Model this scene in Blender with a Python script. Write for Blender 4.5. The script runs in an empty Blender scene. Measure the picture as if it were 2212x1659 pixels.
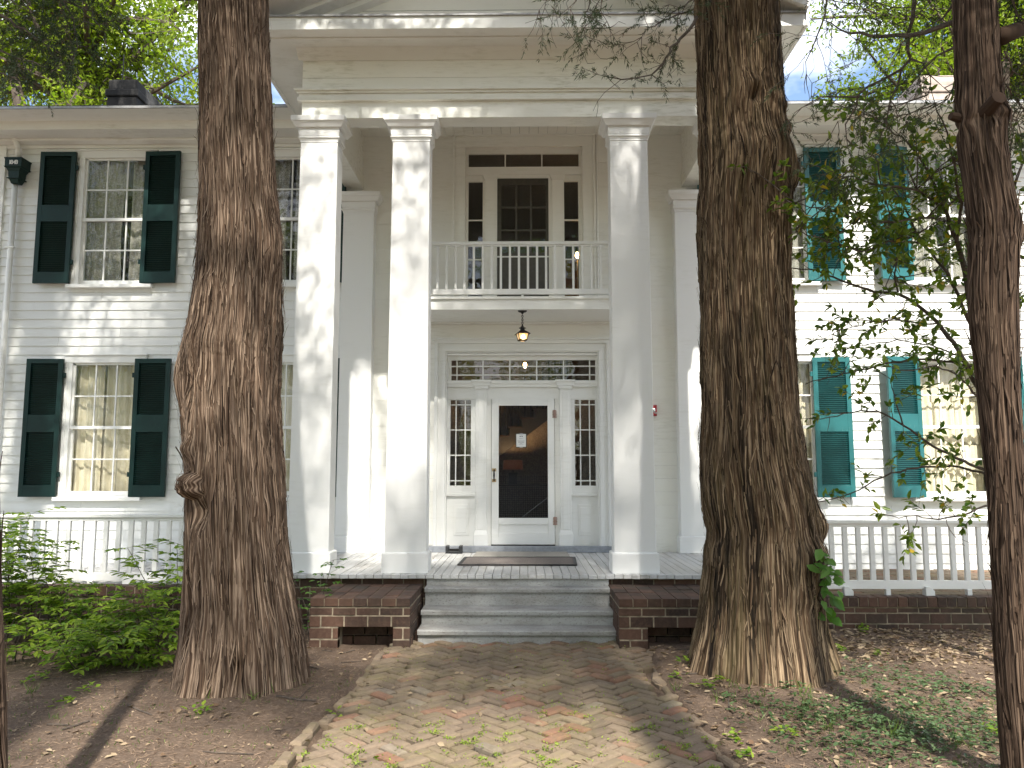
import bpy, math, random
import numpy as np
from math import radians as R, tan, atan, sin, cos, pi, sqrt
from mathutils import Vector

sc = bpy.context.scene
col = sc.collection
random.seed(11)
rng = np.random.default_rng(11)

# ------------------------------------------------------------------ camera
F, CX, CY = 1700.0, 1106.0, 829.5          # focal length and centre in a 2212 px wide picture
PITCH, YAW, CAMZ = R(6.25), R(0.81), 1.75
cd = bpy.data.cameras.new('camera')
cd.sensor_width = 36.0
cd.lens = F / 2212 * 36
cd.clip_end = 2000
cam = bpy.data.objects.new('camera', cd)
cam.location = (0, 0, CAMZ)
cam.rotation_euler = (pi / 2 + PITCH, 0, YAW)
col.objects.link(cam)
sc.camera = cam

# ------------------------------------------------------------------ sky, sun, exposure
SUN_EL, SUN_AZ = R(49.5), R(-8)               # height of the sun; angle to the left of straight behind the camera
S2S = Vector((-sin(SUN_AZ) * cos(SUN_EL), -cos(SUN_AZ) * cos(SUN_EL), sin(SUN_EL)))   # towards the sun
w = bpy.data.worlds.new('World')
sc.world = w
w.use_nodes = True
nt = w.node_tree
nt.nodes.clear()
out = nt.nodes.new('ShaderNodeOutputWorld')
bg = nt.nodes.new('ShaderNodeBackground')
bg.inputs['Strength'].default_value = 0.15
sky = nt.nodes.new('ShaderNodeTexSky')
sky.sky_type = 'NISHITA'
sky.sun_disc = False
sky.sun_elevation = SUN_EL
sky.sun_rotation = pi + SUN_AZ
sky.air_density = 1.0
sky.dust_density = 1.2
tc = nt.nodes.new('ShaderNodeTexCoord')
mp = nt.nodes.new('ShaderNodeMapping')
mp.inputs['Scale'].default_value = (1.0, 1.0, 2.2)
mp.inputs['Location'].default_value = (0.35, 0.0, 0.1)
nz = nt.nodes.new('ShaderNodeTexNoise')
nz.inputs['Scale'].default_value = 2.3
nz.inputs['Detail'].default_value = 6
nz.inputs['Roughness'].default_value = 0.55
mr = nt.nodes.new('ShaderNodeMapRange')
mr.inputs['From Min'].default_value = 0.44
mr.inputs['From Max'].default_value = 0.62
mx = nt.nodes.new('ShaderNodeMix')
mx.data_type = 'RGBA'
mx.inputs[7].default_value = (9.5, 9.6, 9.8, 1)     # sunlit cloud
nt.links.new(tc.outputs['Generated'], mp.inputs['Vector'])
nt.links.new(mp.outputs[0], nz.inputs['Vector'])
nt.links.new(nz.outputs['Fac'], mr.inputs['Value'])
nt.links.new(mr.outputs[0], mx.inputs[0])
nt.links.new(sky.outputs[0], mx.inputs[6])
nt.links.new(mx.outputs[2], bg.inputs['Color'])
nt.links.new(bg.outputs[0], out.inputs['Surface'])

sd = bpy.data.lights.new('sun', 'SUN')
sd.energy = 5.0
sd.angle = R(1.0)
sd.color = (1.0, 0.95, 0.87)
sun = bpy.data.objects.new('sun', sd)
sun.rotation_euler = S2S.to_track_quat('Z', 'Y').to_euler()
sun.location = S2S * 40
col.objects.link(sun)

sc.view_settings.view_transform = 'Standard'
sc.view_settings.look = 'None'
sc.view_settings.exposure = 1.02
sc.view_settings.gamma = 1.0
sc.render.engine = 'CYCLES'
sc.cycles.max_bounces = 9
sc.cycles.diffuse_bounces = 6
sc.cycles.transparent_max_bounces = 12
sc.cycles.use_denoising = True

# ------------------------------------------------------------------ picture pixel -> point
_f = Vector((-sin(YAW) * cos(PITCH), cos(YAW) * cos(PITCH), sin(PITCH)))
_r = Vector((cos(YAW), sin(YAW), 0))
_u = _r.cross(_f)


def ray(x, y):
    return _f + _r * ((x - CX) / F) + _u * ((CY - y) / F)


def at(x, y, D):                            # point seen at pixel, on the plane Y = D
    d = ray(x, y)
    t = D / d.y
    return Vector((d.x * t, D, CAMZ + d.z * t))


def gz(x, y, z=0.0):                        # point seen at pixel, on the level z
    d = ray(x, y)
    t = (z - CAMZ) / d.z
    return Vector((d.x * t, d.y * t, z))


# ------------------------------------------------------------------ objects
BASE = {}


def tag(o, label=None, cat=None, group=None, kind=None):
    if label: o['label'] = label
    if cat: o['category'] = cat
    if group: o['group'] = group
    if kind: o['kind'] = kind
    return o


def thing(name, loc, label, cat, group=None):
    o = bpy.data.objects.new(name, None)
    o.empty_display_size = 0.1
    o.location = loc
    col.objects.link(o)
    BASE[o.name] = Vector(loc)
    return tag(o, label, cat, group)


def link(name, me, mats, parent=None, smooth=False):
    for m in (mats if isinstance(mats, (list, tuple)) else [mats]):
        me.materials.append(m)
    o = bpy.data.objects.new(name, me)
    col.objects.link(o)
    if parent is not None:
        o.parent = parent
        BASE[o.name] = BASE[parent.name]
    else:
        BASE[o.name] = Vector((0, 0, 0))
    if smooth:
        me.polygons.foreach_set('use_smooth', np.ones(len(me.polygons), dtype=bool))
    return o


def npmesh(name, V, faces, k, rnd=None, uv=None, matidx=None):
    """mesh out of numpy arrays; faces is (n,k) ints"""
    me = bpy.data.meshes.new(name)
    V = np.asarray(V, dtype=np.float32)
    faces = np.asarray(faces, dtype=np.int32)
    n = len(faces)
    me.vertices.add(len(V))
    me.vertices.foreach_set('co', V.ravel())
    me.loops.add(n * k)
    me.loops.foreach_set('vertex_index', faces.ravel())
    me.polygons.add(n)
    me.polygons.foreach_set('loop_start', np.arange(0, n * k, k, dtype=np.int32))
    me.polygons.foreach_set('loop_total', np.full(n, k, dtype=np.int32))
    if matidx is not None:
        me.polygons.foreach_set('material_index', np.asarray(matidx, dtype=np.int32))
    me.update(calc_edges=True)
    if rnd is not None:
        a = me.attributes.new('rnd', 'FLOAT', 'POINT')
        a.data.foreach_set('value', np.asarray(rnd, dtype=np.float32))
    if uv is not None:
        l = me.uv_layers.new(name='UVMap')
        l.data.foreach_set('uv', np.asarray(uv, dtype=np.float32)[faces.ravel()].ravel())
    return me


class MB:
    """collects boxes, prisms, tubes; build() links them as one mesh object"""
    def __init__(s):
        s.v, s.f, s.m, s.r = [], [], [], []

    def add(s, vs, fs, mi=0, r=None):
        b = len(s.v)
        s.v += [tuple(p) for p in vs]
        s.f += [tuple(b + i for i in f) for f in fs]
        s.m += [mi] * len(fs)
        s.r += [random.random() if r is None else r] * len(vs)
        return s

    def box(s, x0, x1, y0, y1, z0, z1, mi=0, r=None):
        vs = [(x, y, z) for z in (z0, z1) for y in (y0, y1) for x in (x0, x1)]
        return s.add(vs, [(0, 2, 3, 1), (4, 5, 7, 6), (0, 1, 5, 4), (2, 6, 7, 3), (0, 4, 6, 2), (1, 3, 7, 5)], mi, r)

    def frus(s, cx, cy, z0, z1, a0, b0, a1, b1, mi=0):
        vs = [(cx + i * a, cy + j * b, z) for (z, a, b) in ((z0, a0, b0), (z1, a1, b1)) for j in (-1, 1) for i in (-1, 1)]
        return s.add(vs, [(0, 2, 3, 1), (4, 5, 7, 6), (0, 1, 5, 4), (2, 6, 7, 3), (0, 4, 6, 2), (1, 3, 7, 5)], mi)

    def quad(s, a, b, c, d, mi=0, r=None):
        return s.add([a, b, c, d], [(0, 1, 2, 3)], mi, r)

    def extr(s, prof, x0, x1, mi=0):
        """closed (y,z) outline swept along X"""
        n = len(prof)
        vs = [(x0, y, z) for y, z in prof] + [(x1, y, z) for y, z in prof]
        fs = [(i, (i + 1) % n, n + (i + 1) % n, n + i) for i in range(n)]
        fs += [tuple(range(n - 1, -1, -1)), tuple(range(n, 2 * n))]
        return s.add(vs, fs, mi)

    def extry(s, prof, y0, y1, mi=0):
        """closed (x,z) outline swept along Y"""
        n = len(prof)
        vs = [(x, y0, z) for x, z in prof] + [(x, y1, z) for x, z in prof]
        fs = [(i, (i + 1) % n, n + (i + 1) % n, n + i) for i in range(n)]
        fs += [tuple(range(n - 1, -1, -1)), tuple(range(n, 2 * n))]
        return s.add(vs, fs, mi)

    def tube(s, pts, rad, n=6, mi=0):
        pts = [Vector(p) for p in pts]
        if not isinstance(rad, (list, tuple)):
            rad = [rad] * len(pts)
        vs, fs = [], []
        ref = Vector((0.31, 0.17, 0.93))
        for i, p in enumerate(pts):
            t = (pts[min(i + 1, len(pts) - 1)] - pts[max(i - 1, 0)])
            t = t.normalized() if t.length > 1e-9 else Vector((0, 0, 1))
            a = t.cross(ref)
            if a.length < 1e-3: a = t.cross(Vector((1, 0, 0)))
            a.normalize()
            b = t.cross(a)
            for k in range(n):
                q = 2 * pi * k / n
                vs.append(p + (a * cos(q) + b * sin(q)) * rad[i])
        for i in range(len(pts) - 1):
            for k in range(n):
                fs.append((i * n + k, i * n + (k + 1) % n, (i + 1) * n + (k + 1) % n, (i + 1) * n + k))
        fs.append(tuple(range(n - 1, -1, -1)))
        fs.append(tuple(range((len(pts) - 1) * n, len(pts) * n)))
        return s.add(vs, fs, mi)

    def lathe(s, cx, cy, prof, n=16, mi=0, ph=0.0):
        vs = [(cx + r * cos(ph + 2 * pi * k / n), cy + r * sin(ph + 2 * pi * k / n), z) for r, z in prof for k in range(n)]
        fs = [(i * n + k, i * n + (k + 1) % n, (i + 1) * n + (k + 1) % n, (i + 1) * n + k)
              for i in range(len(prof) - 1) for k in range(n)]
        fs.append(tuple(range(n - 1, -1, -1)))
        fs.append(tuple(range((len(prof) - 1) * n, len(prof) * n)))
        return s.add(vs, fs, mi)

    def turn(s, start, c, ang):
        """rotate what was added since vertex `start` about the vertical through c"""
        for i in range(start, len(s.v)):
            x, y, z = s.v[i]
            dx, dy = x - c[0], y - c[1]
            s.v[i] = (c[0] + dx * cos(ang) - dy * sin(ang), c[1] + dx * sin(ang) + dy * cos(ang), z)

    def build(s, name, mats, parent=None, bevel=0.0, smooth=False):
        b = BASE[parent.name] if parent is not None else Vector((0, 0, 0))
        me = bpy.data.meshes.new(name)
        me.from_pydata([(x - b.x, y - b.y, z - b.z) for x, y, z in s.v], [], s.f)
        me.polygons.foreach_set('material_index', s.m)
        a = me.attributes.new('rnd', 'FLOAT', 'POINT')
        a.data.foreach_set('value', s.r)
        me.update()
        o = link(name, me, mats, parent, smooth)
        if bevel:
            m = o.modifiers.new('bevel', 'BEVEL')
            m.width = bevel
            m.segments = 2
            m.limit_method = 'ANGLE'
            m.angle_limit = R(50)
        return o


# ------------------------------------------------------------------ materials
class NG:
    def __init__(s, name):
        s.m = bpy.data.materials.new(name)
        s.m.use_nodes = True
        s.t = s.m.node_tree
        s.b = s.t.nodes['Principled BSDF']
        s.o = s.t.nodes['Material Output']
        s.tc = s.t.nodes.new('ShaderNodeTexCoord')

    def n(s, typ, **kw):
        x = s.t.nodes.new(typ)
        for k, v in kw.items():
            setattr(x, k, v)
        return x

    def l(s, a, b):
        s.t.links.new(a, b)

    def noise(s, scale, vec=(1, 1, 1), detail=4, rough=0.55, coord='Object', dist=0.0):
        mp = s.n('ShaderNodeMapping')
        mp.inputs['Scale'].default_value = vec
        s.l(s.tc.outputs[coord], mp.inputs['Vector'])
        z = s.n('ShaderNodeTexNoise')
        z.inputs['Scale'].default_value = scale
        z.inputs['Detail'].default_value = detail
        z.inputs['Roughness'].default_value = rough
        z.inputs['Distortion'].default_value = dist
        s.l(mp.outputs[0], z.inputs['Vector'])
        return z.outputs['Fac']

    def rng(s, v, a, b, lo=0.0, hi=1.0):
        z = s.n('ShaderNodeMapRange')
        z.inputs['From Min'].default_value = a
        z.inputs['From Max'].default_value = b
        z.inputs['To Min'].default_value = lo
        z.inputs['To Max'].default_value = hi
        s.l(v, z.inputs['Value'])
        return z.outputs[0]

    def math(s, op, a, b):
        z = s.n('ShaderNodeMath', operation=op)
        for i, v in enumerate((a, b)):
            if isinstance(v, (int, float)): z.inputs[i].default_value = v
            else: s.l(v, z.inputs[i])
        return z.outputs[0]

    def mix(s, fac, a, b, blend='MIX'):
        z = s.n('ShaderNodeMix', data_type='RGBA', blend_type=blend)
        for i, v in ((0, fac), (6, a), (7, b)):
            if isinstance(v, (int, float)): z.inputs[i].default_value = v
            elif isinstance(v, tuple): z.inputs[i].default_value = (*v, 1) if len(v) == 3 else v
            else: s.l(v, z.inputs[i])
        return z.outputs[2]

    def attr(s, name='rnd'):
        return s.n('ShaderNodeAttribute', attribute_name=name).outputs['Fac']

    def color(s, c):
        if isinstance(c, tuple): s.b.inputs['Base Color'].default_value = (*c, 1)
        else: s.l(c, s.b.inputs['Base Color'])

    def rough(s, v):
        if isinstance(v, (int, float)): s.b.inputs['Roughness'].default_value = v
        else: s.l(v, s.b.inputs['Roughness'])

    def bump(s, h, strength=0.3, dist=0.01):
        z = s.n('ShaderNodeBump')
        z.inputs['Strength'].default_value = strength
        z.inputs['Distance'].default_value = dist
        s.l(h, z.inputs['Height'])
        s.l(z.outputs[0], s.b.inputs['Normal'])


def paint(name, base, dirt=(0.42, 0.40, 0.31), amt=0.35, rough=0.45, board=0.0):
    g = NG(name)
    a = g.noise(1.1, (1, 1, 1), 5)
    b = g.noise(9, (0.5, 1, 3.0), 6, 0.65)
    c = g.noise(45, (0.25, 1, 1), 4, 0.6)
    k = g.math('MULTIPLY', g.rng(a, 0.45, 0.75), g.rng(b, 0.48, 0.75))
    cc = g.mix(g.math('MULTIPLY', k, amt * 2.0), base, dirt)
    k2 = g.math('MULTIPLY', g.rng(c, 0.62, 0.75), amt * 0.6)
    cc = g.mix(k2, cc, tuple(x * 0.72 for x in base))
    if board:
        cc = g.mix(g.math('MULTIPLY', g.attr(), board), cc, tuple(x * 0.8 for x in base))
    g.color(cc)
    g.rough(g.rng(b, 0.3, 0.7, rough - 0.08, rough + 0.12))
    g.bump(g.noise(28, (0.3, 1, 1), 4), 0.12, 0.004)
    return g.m


M = {}
M['white'] = paint('white_paint', (0.84, 0.84, 0.80))
M['column'] = paint('column_paint', (0.82, 0.82, 0.80), amt=0.16, rough=0.4)
M['siding'] = paint('siding_paint', (0.79, 0.795, 0.765), amt=0.28, board=0.25)
M['flush'] = paint('weathered_white_paint', (0.85, 0.84, 0.78), (0.50, 0.48, 0.37), amt=0.35, board=0.12)
M['entab'] = paint('entablature_paint', (0.83, 0.825, 0.76), (0.42, 0.41, 0.30), amt=0.6)
M['trim'] = paint('trim_paint', (0.80, 0.80, 0.77), amt=0.2, rough=0.35)

g = NG('shutter_green_paint')
a = g.noise(3, (1, 1, 1), 4)
c = g.mix(g.rng(a, 0.35, 0.7), (0.0025, 0.020, 0.0175), (0.004, 0.030, 0.026))
g.color(g.mix(g.math('MULTIPLY', g.rng(g.noise(60, (1, 1, 0.2), 3), 0.66, 0.72), 0.3), c, (0.04, 0.08, 0.07)))
g.rough(0.5)
g.b.inputs['Specular IOR Level'].default_value = 0.3
M['green'] = g.m
g = NG('sunlit_teal_paint')  # right-wing shutter green with sunlight and sky reflection put into the colour
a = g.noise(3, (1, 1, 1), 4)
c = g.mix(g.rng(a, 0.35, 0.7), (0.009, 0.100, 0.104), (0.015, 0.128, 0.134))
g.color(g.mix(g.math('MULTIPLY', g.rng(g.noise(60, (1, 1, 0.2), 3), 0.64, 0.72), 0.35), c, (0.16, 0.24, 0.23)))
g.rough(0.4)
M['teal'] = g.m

g = NG('grey_deck_paint')
a = g.noise(6, (1, 0.25, 1), 6, 0.65)
b = g.noise(40, (1, 0.3, 1), 5, 0.7)
c = g.mix(g.math('MULTIPLY', g.attr(), 0.5), (0.54, 0.54, 0.53), (0.62, 0.61, 0.58))
c = g.mix(g.math('MULTIPLY', g.rng(a, 0.5, 0.7), 0.55), c, (0.28, 0.25, 0.20))
c = g.mix(g.math('MULTIPLY', g.rng(b, 0.6, 0.75), 0.6), c, (0.16, 0.14, 0.12))
g.color(c)
g.rough(0.55)
g.bump(b, 0.2, 0.004)
M['deck'] = g.m

g = NG('worn_step_paint')
a = g.noise(5, (0.5, 1, 1), 6, 0.7)
b = g.noise(60, (0.6, 1, 1), 5, 0.75)
c = g.mix(g.rng(a, 0.42, 0.65), (0.38, 0.38, 0.365), (0.27, 0.26, 0.24))
c = g.mix(g.math('MULTIPLY', g.rng(b, 0.52, 0.68), 0.75), c, (0.11, 0.095, 0.085))
g.color(c)
g.rough(0.6)
g.bump(b, 0.3, 0.004)
M['step'] = g.m

g = NG('brick')
a = g.noise(22, (1, 1, 1), 6, 0.7)
b = g.noise(2.2, (1, 1, 1), 4)
c = g.mix(g.attr(), (0.105, 0.052, 0.032), (0.036, 0.020, 0.014))
c = g.mix(g.math('MULTIPLY', g.rng(a, 0.45, 0.7), 0.5), c, (0.15, 0.090, 0.060))
c = g.mix(g.math('MULTIPLY', g.rng(b, 0.45, 0.68), 0.65), c, (0.035, 0.030, 0.020))
g.color(c)
g.rough(0.85)
g.bump(a, 0.6, 0.006)
M['brick'] = g.m

g = NG('mortar')
g.color(g.mix(g.rng(g.noise(14), 0.4, 0.65), (0.34, 0.28, 0.20), (0.17, 0.145, 0.10)))
g.rough(0.95)
M['mortar'] = g.m

g = NG('path_brick')
a = g.noise(26, (1, 1, 1), 6, 0.7)
b = g.noise(1.4, (1, 1, 1), 5, 0.6)
d = g.noise(9, (1, 1, 1), 6, 0.7)
r_ = g.attr()
c = g.mix(g.rng(r_, 0.0, 0.45), (0.158, 0.117, 0.079), (0.208, 0.155, 0.105))
c = g.mix(g.rng(r_, 0.76, 0.92), c, (0.23, 0.118, 0.074))
c = g.mix(g.rng(r_, 0.945, 0.955), c, (0.215, 0.175, 0.130))
c = g.mix(g.math('MULTIPLY', g.rng(a, 0.45, 0.7), 0.55), c, (0.12, 0.085, 0.06))
mo = g.math('MULTIPLY', g.rng(b, 0.40, 0.62), g.rng(d, 0.36, 0.62))
c = g.mix(g.math('MULTIPLY', mo, 0.5), c, (0.17, 0.150, 0.055))
g.color(c)
g.rough(0.92)
g.bump(a, 0.7, 0.008)
M['pathbrick'] = g.m

g = NG('soil')
a = g.noise(38, (1, 1, 1), 8, 0.8)
b = g.noise(0.9, (1, 1, 1), 5, 0.6)
d = g.noise(120, (1, 1, 1), 4, 0.7)
c = g.mix(g.rng(b, 0.35, 0.65), (0.17, 0.115, 0.078), (0.115, 0.076, 0.052))
c = g.mix(g.math('MULTIPLY', g.rng(a, 0.50, 0.64), 0.8), c, (0.31, 0.225, 0.165))
c = g.mix(g.math('MULTIPLY', g.rng(d, 0.55, 0.7), 0.6), c, (0.055, 0.038, 0.028))
g.color(g.mix(1.0, c, (0.80, 0.79, 0.76), 'MULTIPLY'))
g.rough(0.97)
g.bump(a, 0.9, 0.02)
M['soil'] = g.m


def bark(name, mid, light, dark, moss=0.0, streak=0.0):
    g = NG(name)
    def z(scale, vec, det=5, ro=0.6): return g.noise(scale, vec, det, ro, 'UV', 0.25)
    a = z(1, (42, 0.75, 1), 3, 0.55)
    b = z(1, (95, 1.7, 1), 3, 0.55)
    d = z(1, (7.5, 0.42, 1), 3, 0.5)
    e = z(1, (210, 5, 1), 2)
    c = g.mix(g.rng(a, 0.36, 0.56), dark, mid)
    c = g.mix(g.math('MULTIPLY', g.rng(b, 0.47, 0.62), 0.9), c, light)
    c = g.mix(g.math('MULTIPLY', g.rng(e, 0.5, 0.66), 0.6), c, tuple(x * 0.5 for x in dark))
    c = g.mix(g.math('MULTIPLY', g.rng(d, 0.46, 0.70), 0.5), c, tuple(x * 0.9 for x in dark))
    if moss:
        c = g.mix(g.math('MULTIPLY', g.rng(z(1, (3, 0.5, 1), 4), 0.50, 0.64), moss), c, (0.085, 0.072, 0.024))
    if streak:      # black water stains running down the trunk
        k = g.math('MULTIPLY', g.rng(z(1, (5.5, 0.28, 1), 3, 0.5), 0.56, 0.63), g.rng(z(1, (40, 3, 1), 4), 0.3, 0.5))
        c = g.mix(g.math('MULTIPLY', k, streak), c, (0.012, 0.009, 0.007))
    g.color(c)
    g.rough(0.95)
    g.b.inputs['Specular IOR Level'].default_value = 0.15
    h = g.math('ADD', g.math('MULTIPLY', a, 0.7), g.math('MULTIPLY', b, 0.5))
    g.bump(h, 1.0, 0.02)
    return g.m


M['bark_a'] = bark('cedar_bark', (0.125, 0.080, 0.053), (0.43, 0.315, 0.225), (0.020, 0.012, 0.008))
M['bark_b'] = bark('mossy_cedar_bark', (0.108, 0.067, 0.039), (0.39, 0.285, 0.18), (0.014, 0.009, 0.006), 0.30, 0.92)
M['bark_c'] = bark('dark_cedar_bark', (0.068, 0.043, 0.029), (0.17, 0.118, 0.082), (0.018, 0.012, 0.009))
g = NG('twig_bark')
g.color(g.mix(g.rng(g.noise(30), 0.4, 0.65), (0.060, 0.045, 0.034), (0.11, 0.085, 0.065)))
g.rough(0.9)
M['twig'] = g.m


def leafmat(name, a, b, trans=0.35, odd=None, rough=0.45):
    g = NG(name)
    r_ = g.attr()
    c = g.mix(r_, a, b)
    if odd:
        c = g.mix(g.rng(r_, 0.965, 0.975), c, odd)
    g.color(c)
    g.rough(rough)
    g.b.inputs['Specular IOR Level'].default_value = 0.35
    t = g.n('ShaderNodeBsdfTranslucent')
    g.l(g.mix(0.6, c, (0.8, 1.0, 0.25), 'MULTIPLY'), t.inputs['Color'])
    ms = g.n('ShaderNodeMixShader')
    ms.inputs[0].default_value = trans
    g.l(g.b.outputs[0], ms.inputs[1])
    g.l(t.outputs[0], ms.inputs[2])
    g.l(ms.outputs[0], g.o.inputs['Surface'])
    return g.m


M['cedar_leaf'] = leafmat('cedar_foliage', (0.030, 0.052, 0.022), (0.065, 0.088, 0.034), 0.2, (0.15, 0.09, 0.035), 0.6)
M['oak_leaf'] = leafmat('oak_foliage', (0.16, 0.25, 0.018), (0.33, 0.40, 0.038), 0.58)
M['camellia_leaf'] = leafmat('glossy_foliage', (0.060, 0.125, 0.016), (0.23, 0.29, 0.036), 0.45, (0.55, 0.38, 0.04), 0.35)
M['shrub_leaf'] = leafmat('shrub_foliage', (0.11, 0.22, 0.026), (0.33, 0.44, 0.05), 0.5)
M['vine_leaf'] = leafmat('vine_foliage', (0.07, 0.17, 0.025), (0.14, 0.27, 0.05), 0.45)
M['grass'] = leafmat('grass_blade', (0.06, 0.12, 0.02), (0.16, 0.22, 0.05), 0.4)
M['cover'] = leafmat('ground_cover_leaf', (0.045, 0.085, 0.03), (0.11, 0.17, 0.07), 0.3, None, 0.35)
M['moss'] = leafmat('joint_weed', (0.14, 0.22, 0.02), (0.34, 0.42, 0.07), 0.45)
M['needle'] = leafmat('fallen_needle', (0.085, 0.05, 0.03), (0.34, 0.24, 0.16), 0.05, None, 0.8)
M['litter'] = leafmat('dead_leaf', (0.13, 0.075, 0.042), (0.40, 0.31, 0.20), 0.15, None, 0.7)


def plain(name, c, rough=0.5, metal=0.0, spec=0.5, var=0.12, scale=20):
    g = NG(name)
    g.color(g.mix(g.rng(g.noise(scale), 0.35, 0.65), c, tuple(x * (1 - 2 * var) for x in c)))
    g.rough(rough)
    g.b.inputs['Metallic'].default_value = metal
    g.b.inputs['Specular IOR Level'].default_value = spec
    return g.m


M['iron'] = plain('black_iron', (0.018, 0.016, 0.015), 0.5, 0.3)
M['black_plastic'] = plain('black_plastic', (0.015, 0.016, 0.018), 0.5)
M['metal_edge'] = plain('grey_metal_edge', (0.42, 0.42, 0.42), 0.4, 0.4)
M['dark_wood'] = plain('dark_wood', (0.06, 0.035, 0.022), 0.5)
M['door_dark'] = plain('dark_door_paint', (0.075, 0.068, 0.052), 0.5)
M['plinth'] = plain('blue_grey_paint', (0.29, 0.31, 0.34), 0.6)
M['chimney'] = None
g = NG('sooty_stucco')
a = g.noise(2.6, (1, 1, 0.5), 5, 0.65)
g.color(g.mix(g.rng(a, 0.48, 0.66), (0.016, 0.016, 0.016), (0.14, 0.13, 0.115)))
g.rough(0.95)
g.bump(g.noise(30), 0.4, 0.01)
M['chimney'] = g.m
M['chimney_pale'] = plain('pale_stucco', (0.50, 0.42, 0.36), 0.9, var=0.2, scale=4)
M['shingle'] = plain('roof_shingle', (0.10, 0.095, 0.09), 0.9, scale=8)
M['red'] = plain('red_enamel', (0.42, 0.012, 0.022), 0.35)
M['chrome'] = plain('clear_lens', (0.75, 0.75, 0.72), 0.15, 0.6)
M['brass'] = plain('worn_brass', (0.50, 0.36, 0.20), 0.4, 0.6)
M['hinge'] = plain('worn_hinge', (0.55, 0.36, 0.30), 0.6, 0.1, var=0.3, scale=120)
M['paper'] = plain('paper', (0.78, 0.79, 0.77), 0.7, var=0.02)
M['ink'] = plain('ink', (0.25, 0.26, 0.27), 0.7)
M['ink_black'] = plain('black_ink', (0.01, 0.01, 0.012), 0.7)
M['wallpaper'] = None
g = NG('hall_wallpaper')
g.color(g.mix(g.rng(g.noise(16, (1, 1, 1), 2, 0.5, 'Object', 2.5), 0.48, 0.53), (0.22, 0.18, 0.15), (0.31, 0.26, 0.20)))
g.rough(0.8)
M['wallpaper'] = g.m
M['stair'] = plain('stair_grey', (0.045, 0.045, 0.048), 0.7)
g = NG('curtain_beige')
g.color(g.mix(g.rng(g.noise(1, (14, 1, 0.3), 3), 0.35, 0.65), (0.74, 0.665, 0.51), (0.61, 0.54, 0.40)))
g.rough(0.9)
M['curtain'] = g.m
g = NG('curtain_lace')
a = g.noise(55, (1, 1, 1), 3, 0.7, 'Object', 1.5)
g.color(g.mix(g.rng(a, 0.47, 0.55), (0.40, 0.38, 0.33), (0.20, 0.19, 0.165)))
g.rough(0.9)
M['lace'] = g.m
M['interior'] = plain('interior_plaster', (0.16, 0.13, 0.10), 0.9)
M['warm_room'] = plain('warm_room_plaster', (0.34, 0.17, 0.075), 0.9)
g = NG('mat_rubber_tan')
g.color(g.mix(g.rng(g.noise(90), 0.4, 0.6), (0.35, 0.33, 0.29), (0.27, 0.255, 0.225)))
g.rough(0.95)
M['mat_tan'] = g.m
g = NG('mat_brown')
g.color(g.mix(g.rng(g.noise(160), 0.4, 0.6), (0.22, 0.19, 0.17), (0.13, 0.11, 0.10)))
g.rough(0.95)
M['mat_brown'] = g.m


def emit(name, c, s):
    g = NG(name)
    g.color((0.8, 0.7, 0.5))
    g.b.inputs['Emission Color'].default_value = (*c, 1)
    g.b.inputs['Emission Strength'].default_value = s
    return g.m


M['bulb'] = emit('lit_bulb', (1.0, 0.62, 0.25), 14)
M['lamp_glass'] = emit('lit_amber_glass', (1.0, 0.55, 0.20), 0.32)
M['shade'] = emit('lit_lamp_shade', (0.75, 0.25, 0.10), 0.035)
M['shade'].node_tree.nodes['Principled BSDF'].inputs['Base Color'].default_value = (0.10, 0.05, 0.04, 1)


def glassmat(name, tint, f0, wav):
    m = bpy.data.materials.new(name)
    m.use_nodes = True
    t = m.node_tree
    t.nodes.clear()
    o = t.nodes.new('ShaderNodeOutputMaterial')
    tr = t.nodes.new('ShaderNodeBsdfTransparent')
    tr.inputs['Color'].default_value = (*tint, 1)
    gl = t.nodes.new('ShaderNodeBsdfGlossy')
    gl.inputs['Roughness'].default_value = 0.02
    fw = t.nodes.new('ShaderNodeLayerWeight')          # the same from both sides of the pane
    fw.inputs['Blend'].default_value = 0.5
    pw = t.nodes.new('ShaderNodeMath')
    pw.operation = 'POWER'
    pw.inputs[1].default_value = 4.0
    t.links.new(fw.outputs['Facing'], pw.inputs[0])
    lw = t.nodes.new('ShaderNodeMapRange')
    lw.inputs['To Min'].default_value = f0
    lw.inputs['To Max'].default_value = 0.9
    t.links.new(pw.outputs[0], lw.inputs['Value'])
    tc = t.nodes.new('ShaderNodeTexCoord')
    z = t.nodes.new('ShaderNodeTexNoise')
    z.inputs['Scale'].default_value = 5
    z.inputs['Detail'].default_value = 1
    t.links.new(tc.outputs['Object'], z.inputs['Vector'])
    b = t.nodes.new('ShaderNodeBump')
    b.inputs['Strength'].default_value = wav
    b.inputs['Distance'].default_value = 0.02
    t.links.new(z.outputs['Fac'], b.inputs['Height'])
    t.links.new(b.outputs[0], gl.inputs['Normal'])
    mxs = t.nodes.new('ShaderNodeMixShader')
    t.links.new(lw.outputs[0], mxs.inputs[0])
    t.links.new(tr.outputs[0], mxs.inputs[1])
    t.links.new(gl.outputs[0], mxs.inputs[2])
    t.links.new(mxs.outputs[0], o.inputs['Surface'])
    return m


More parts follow.
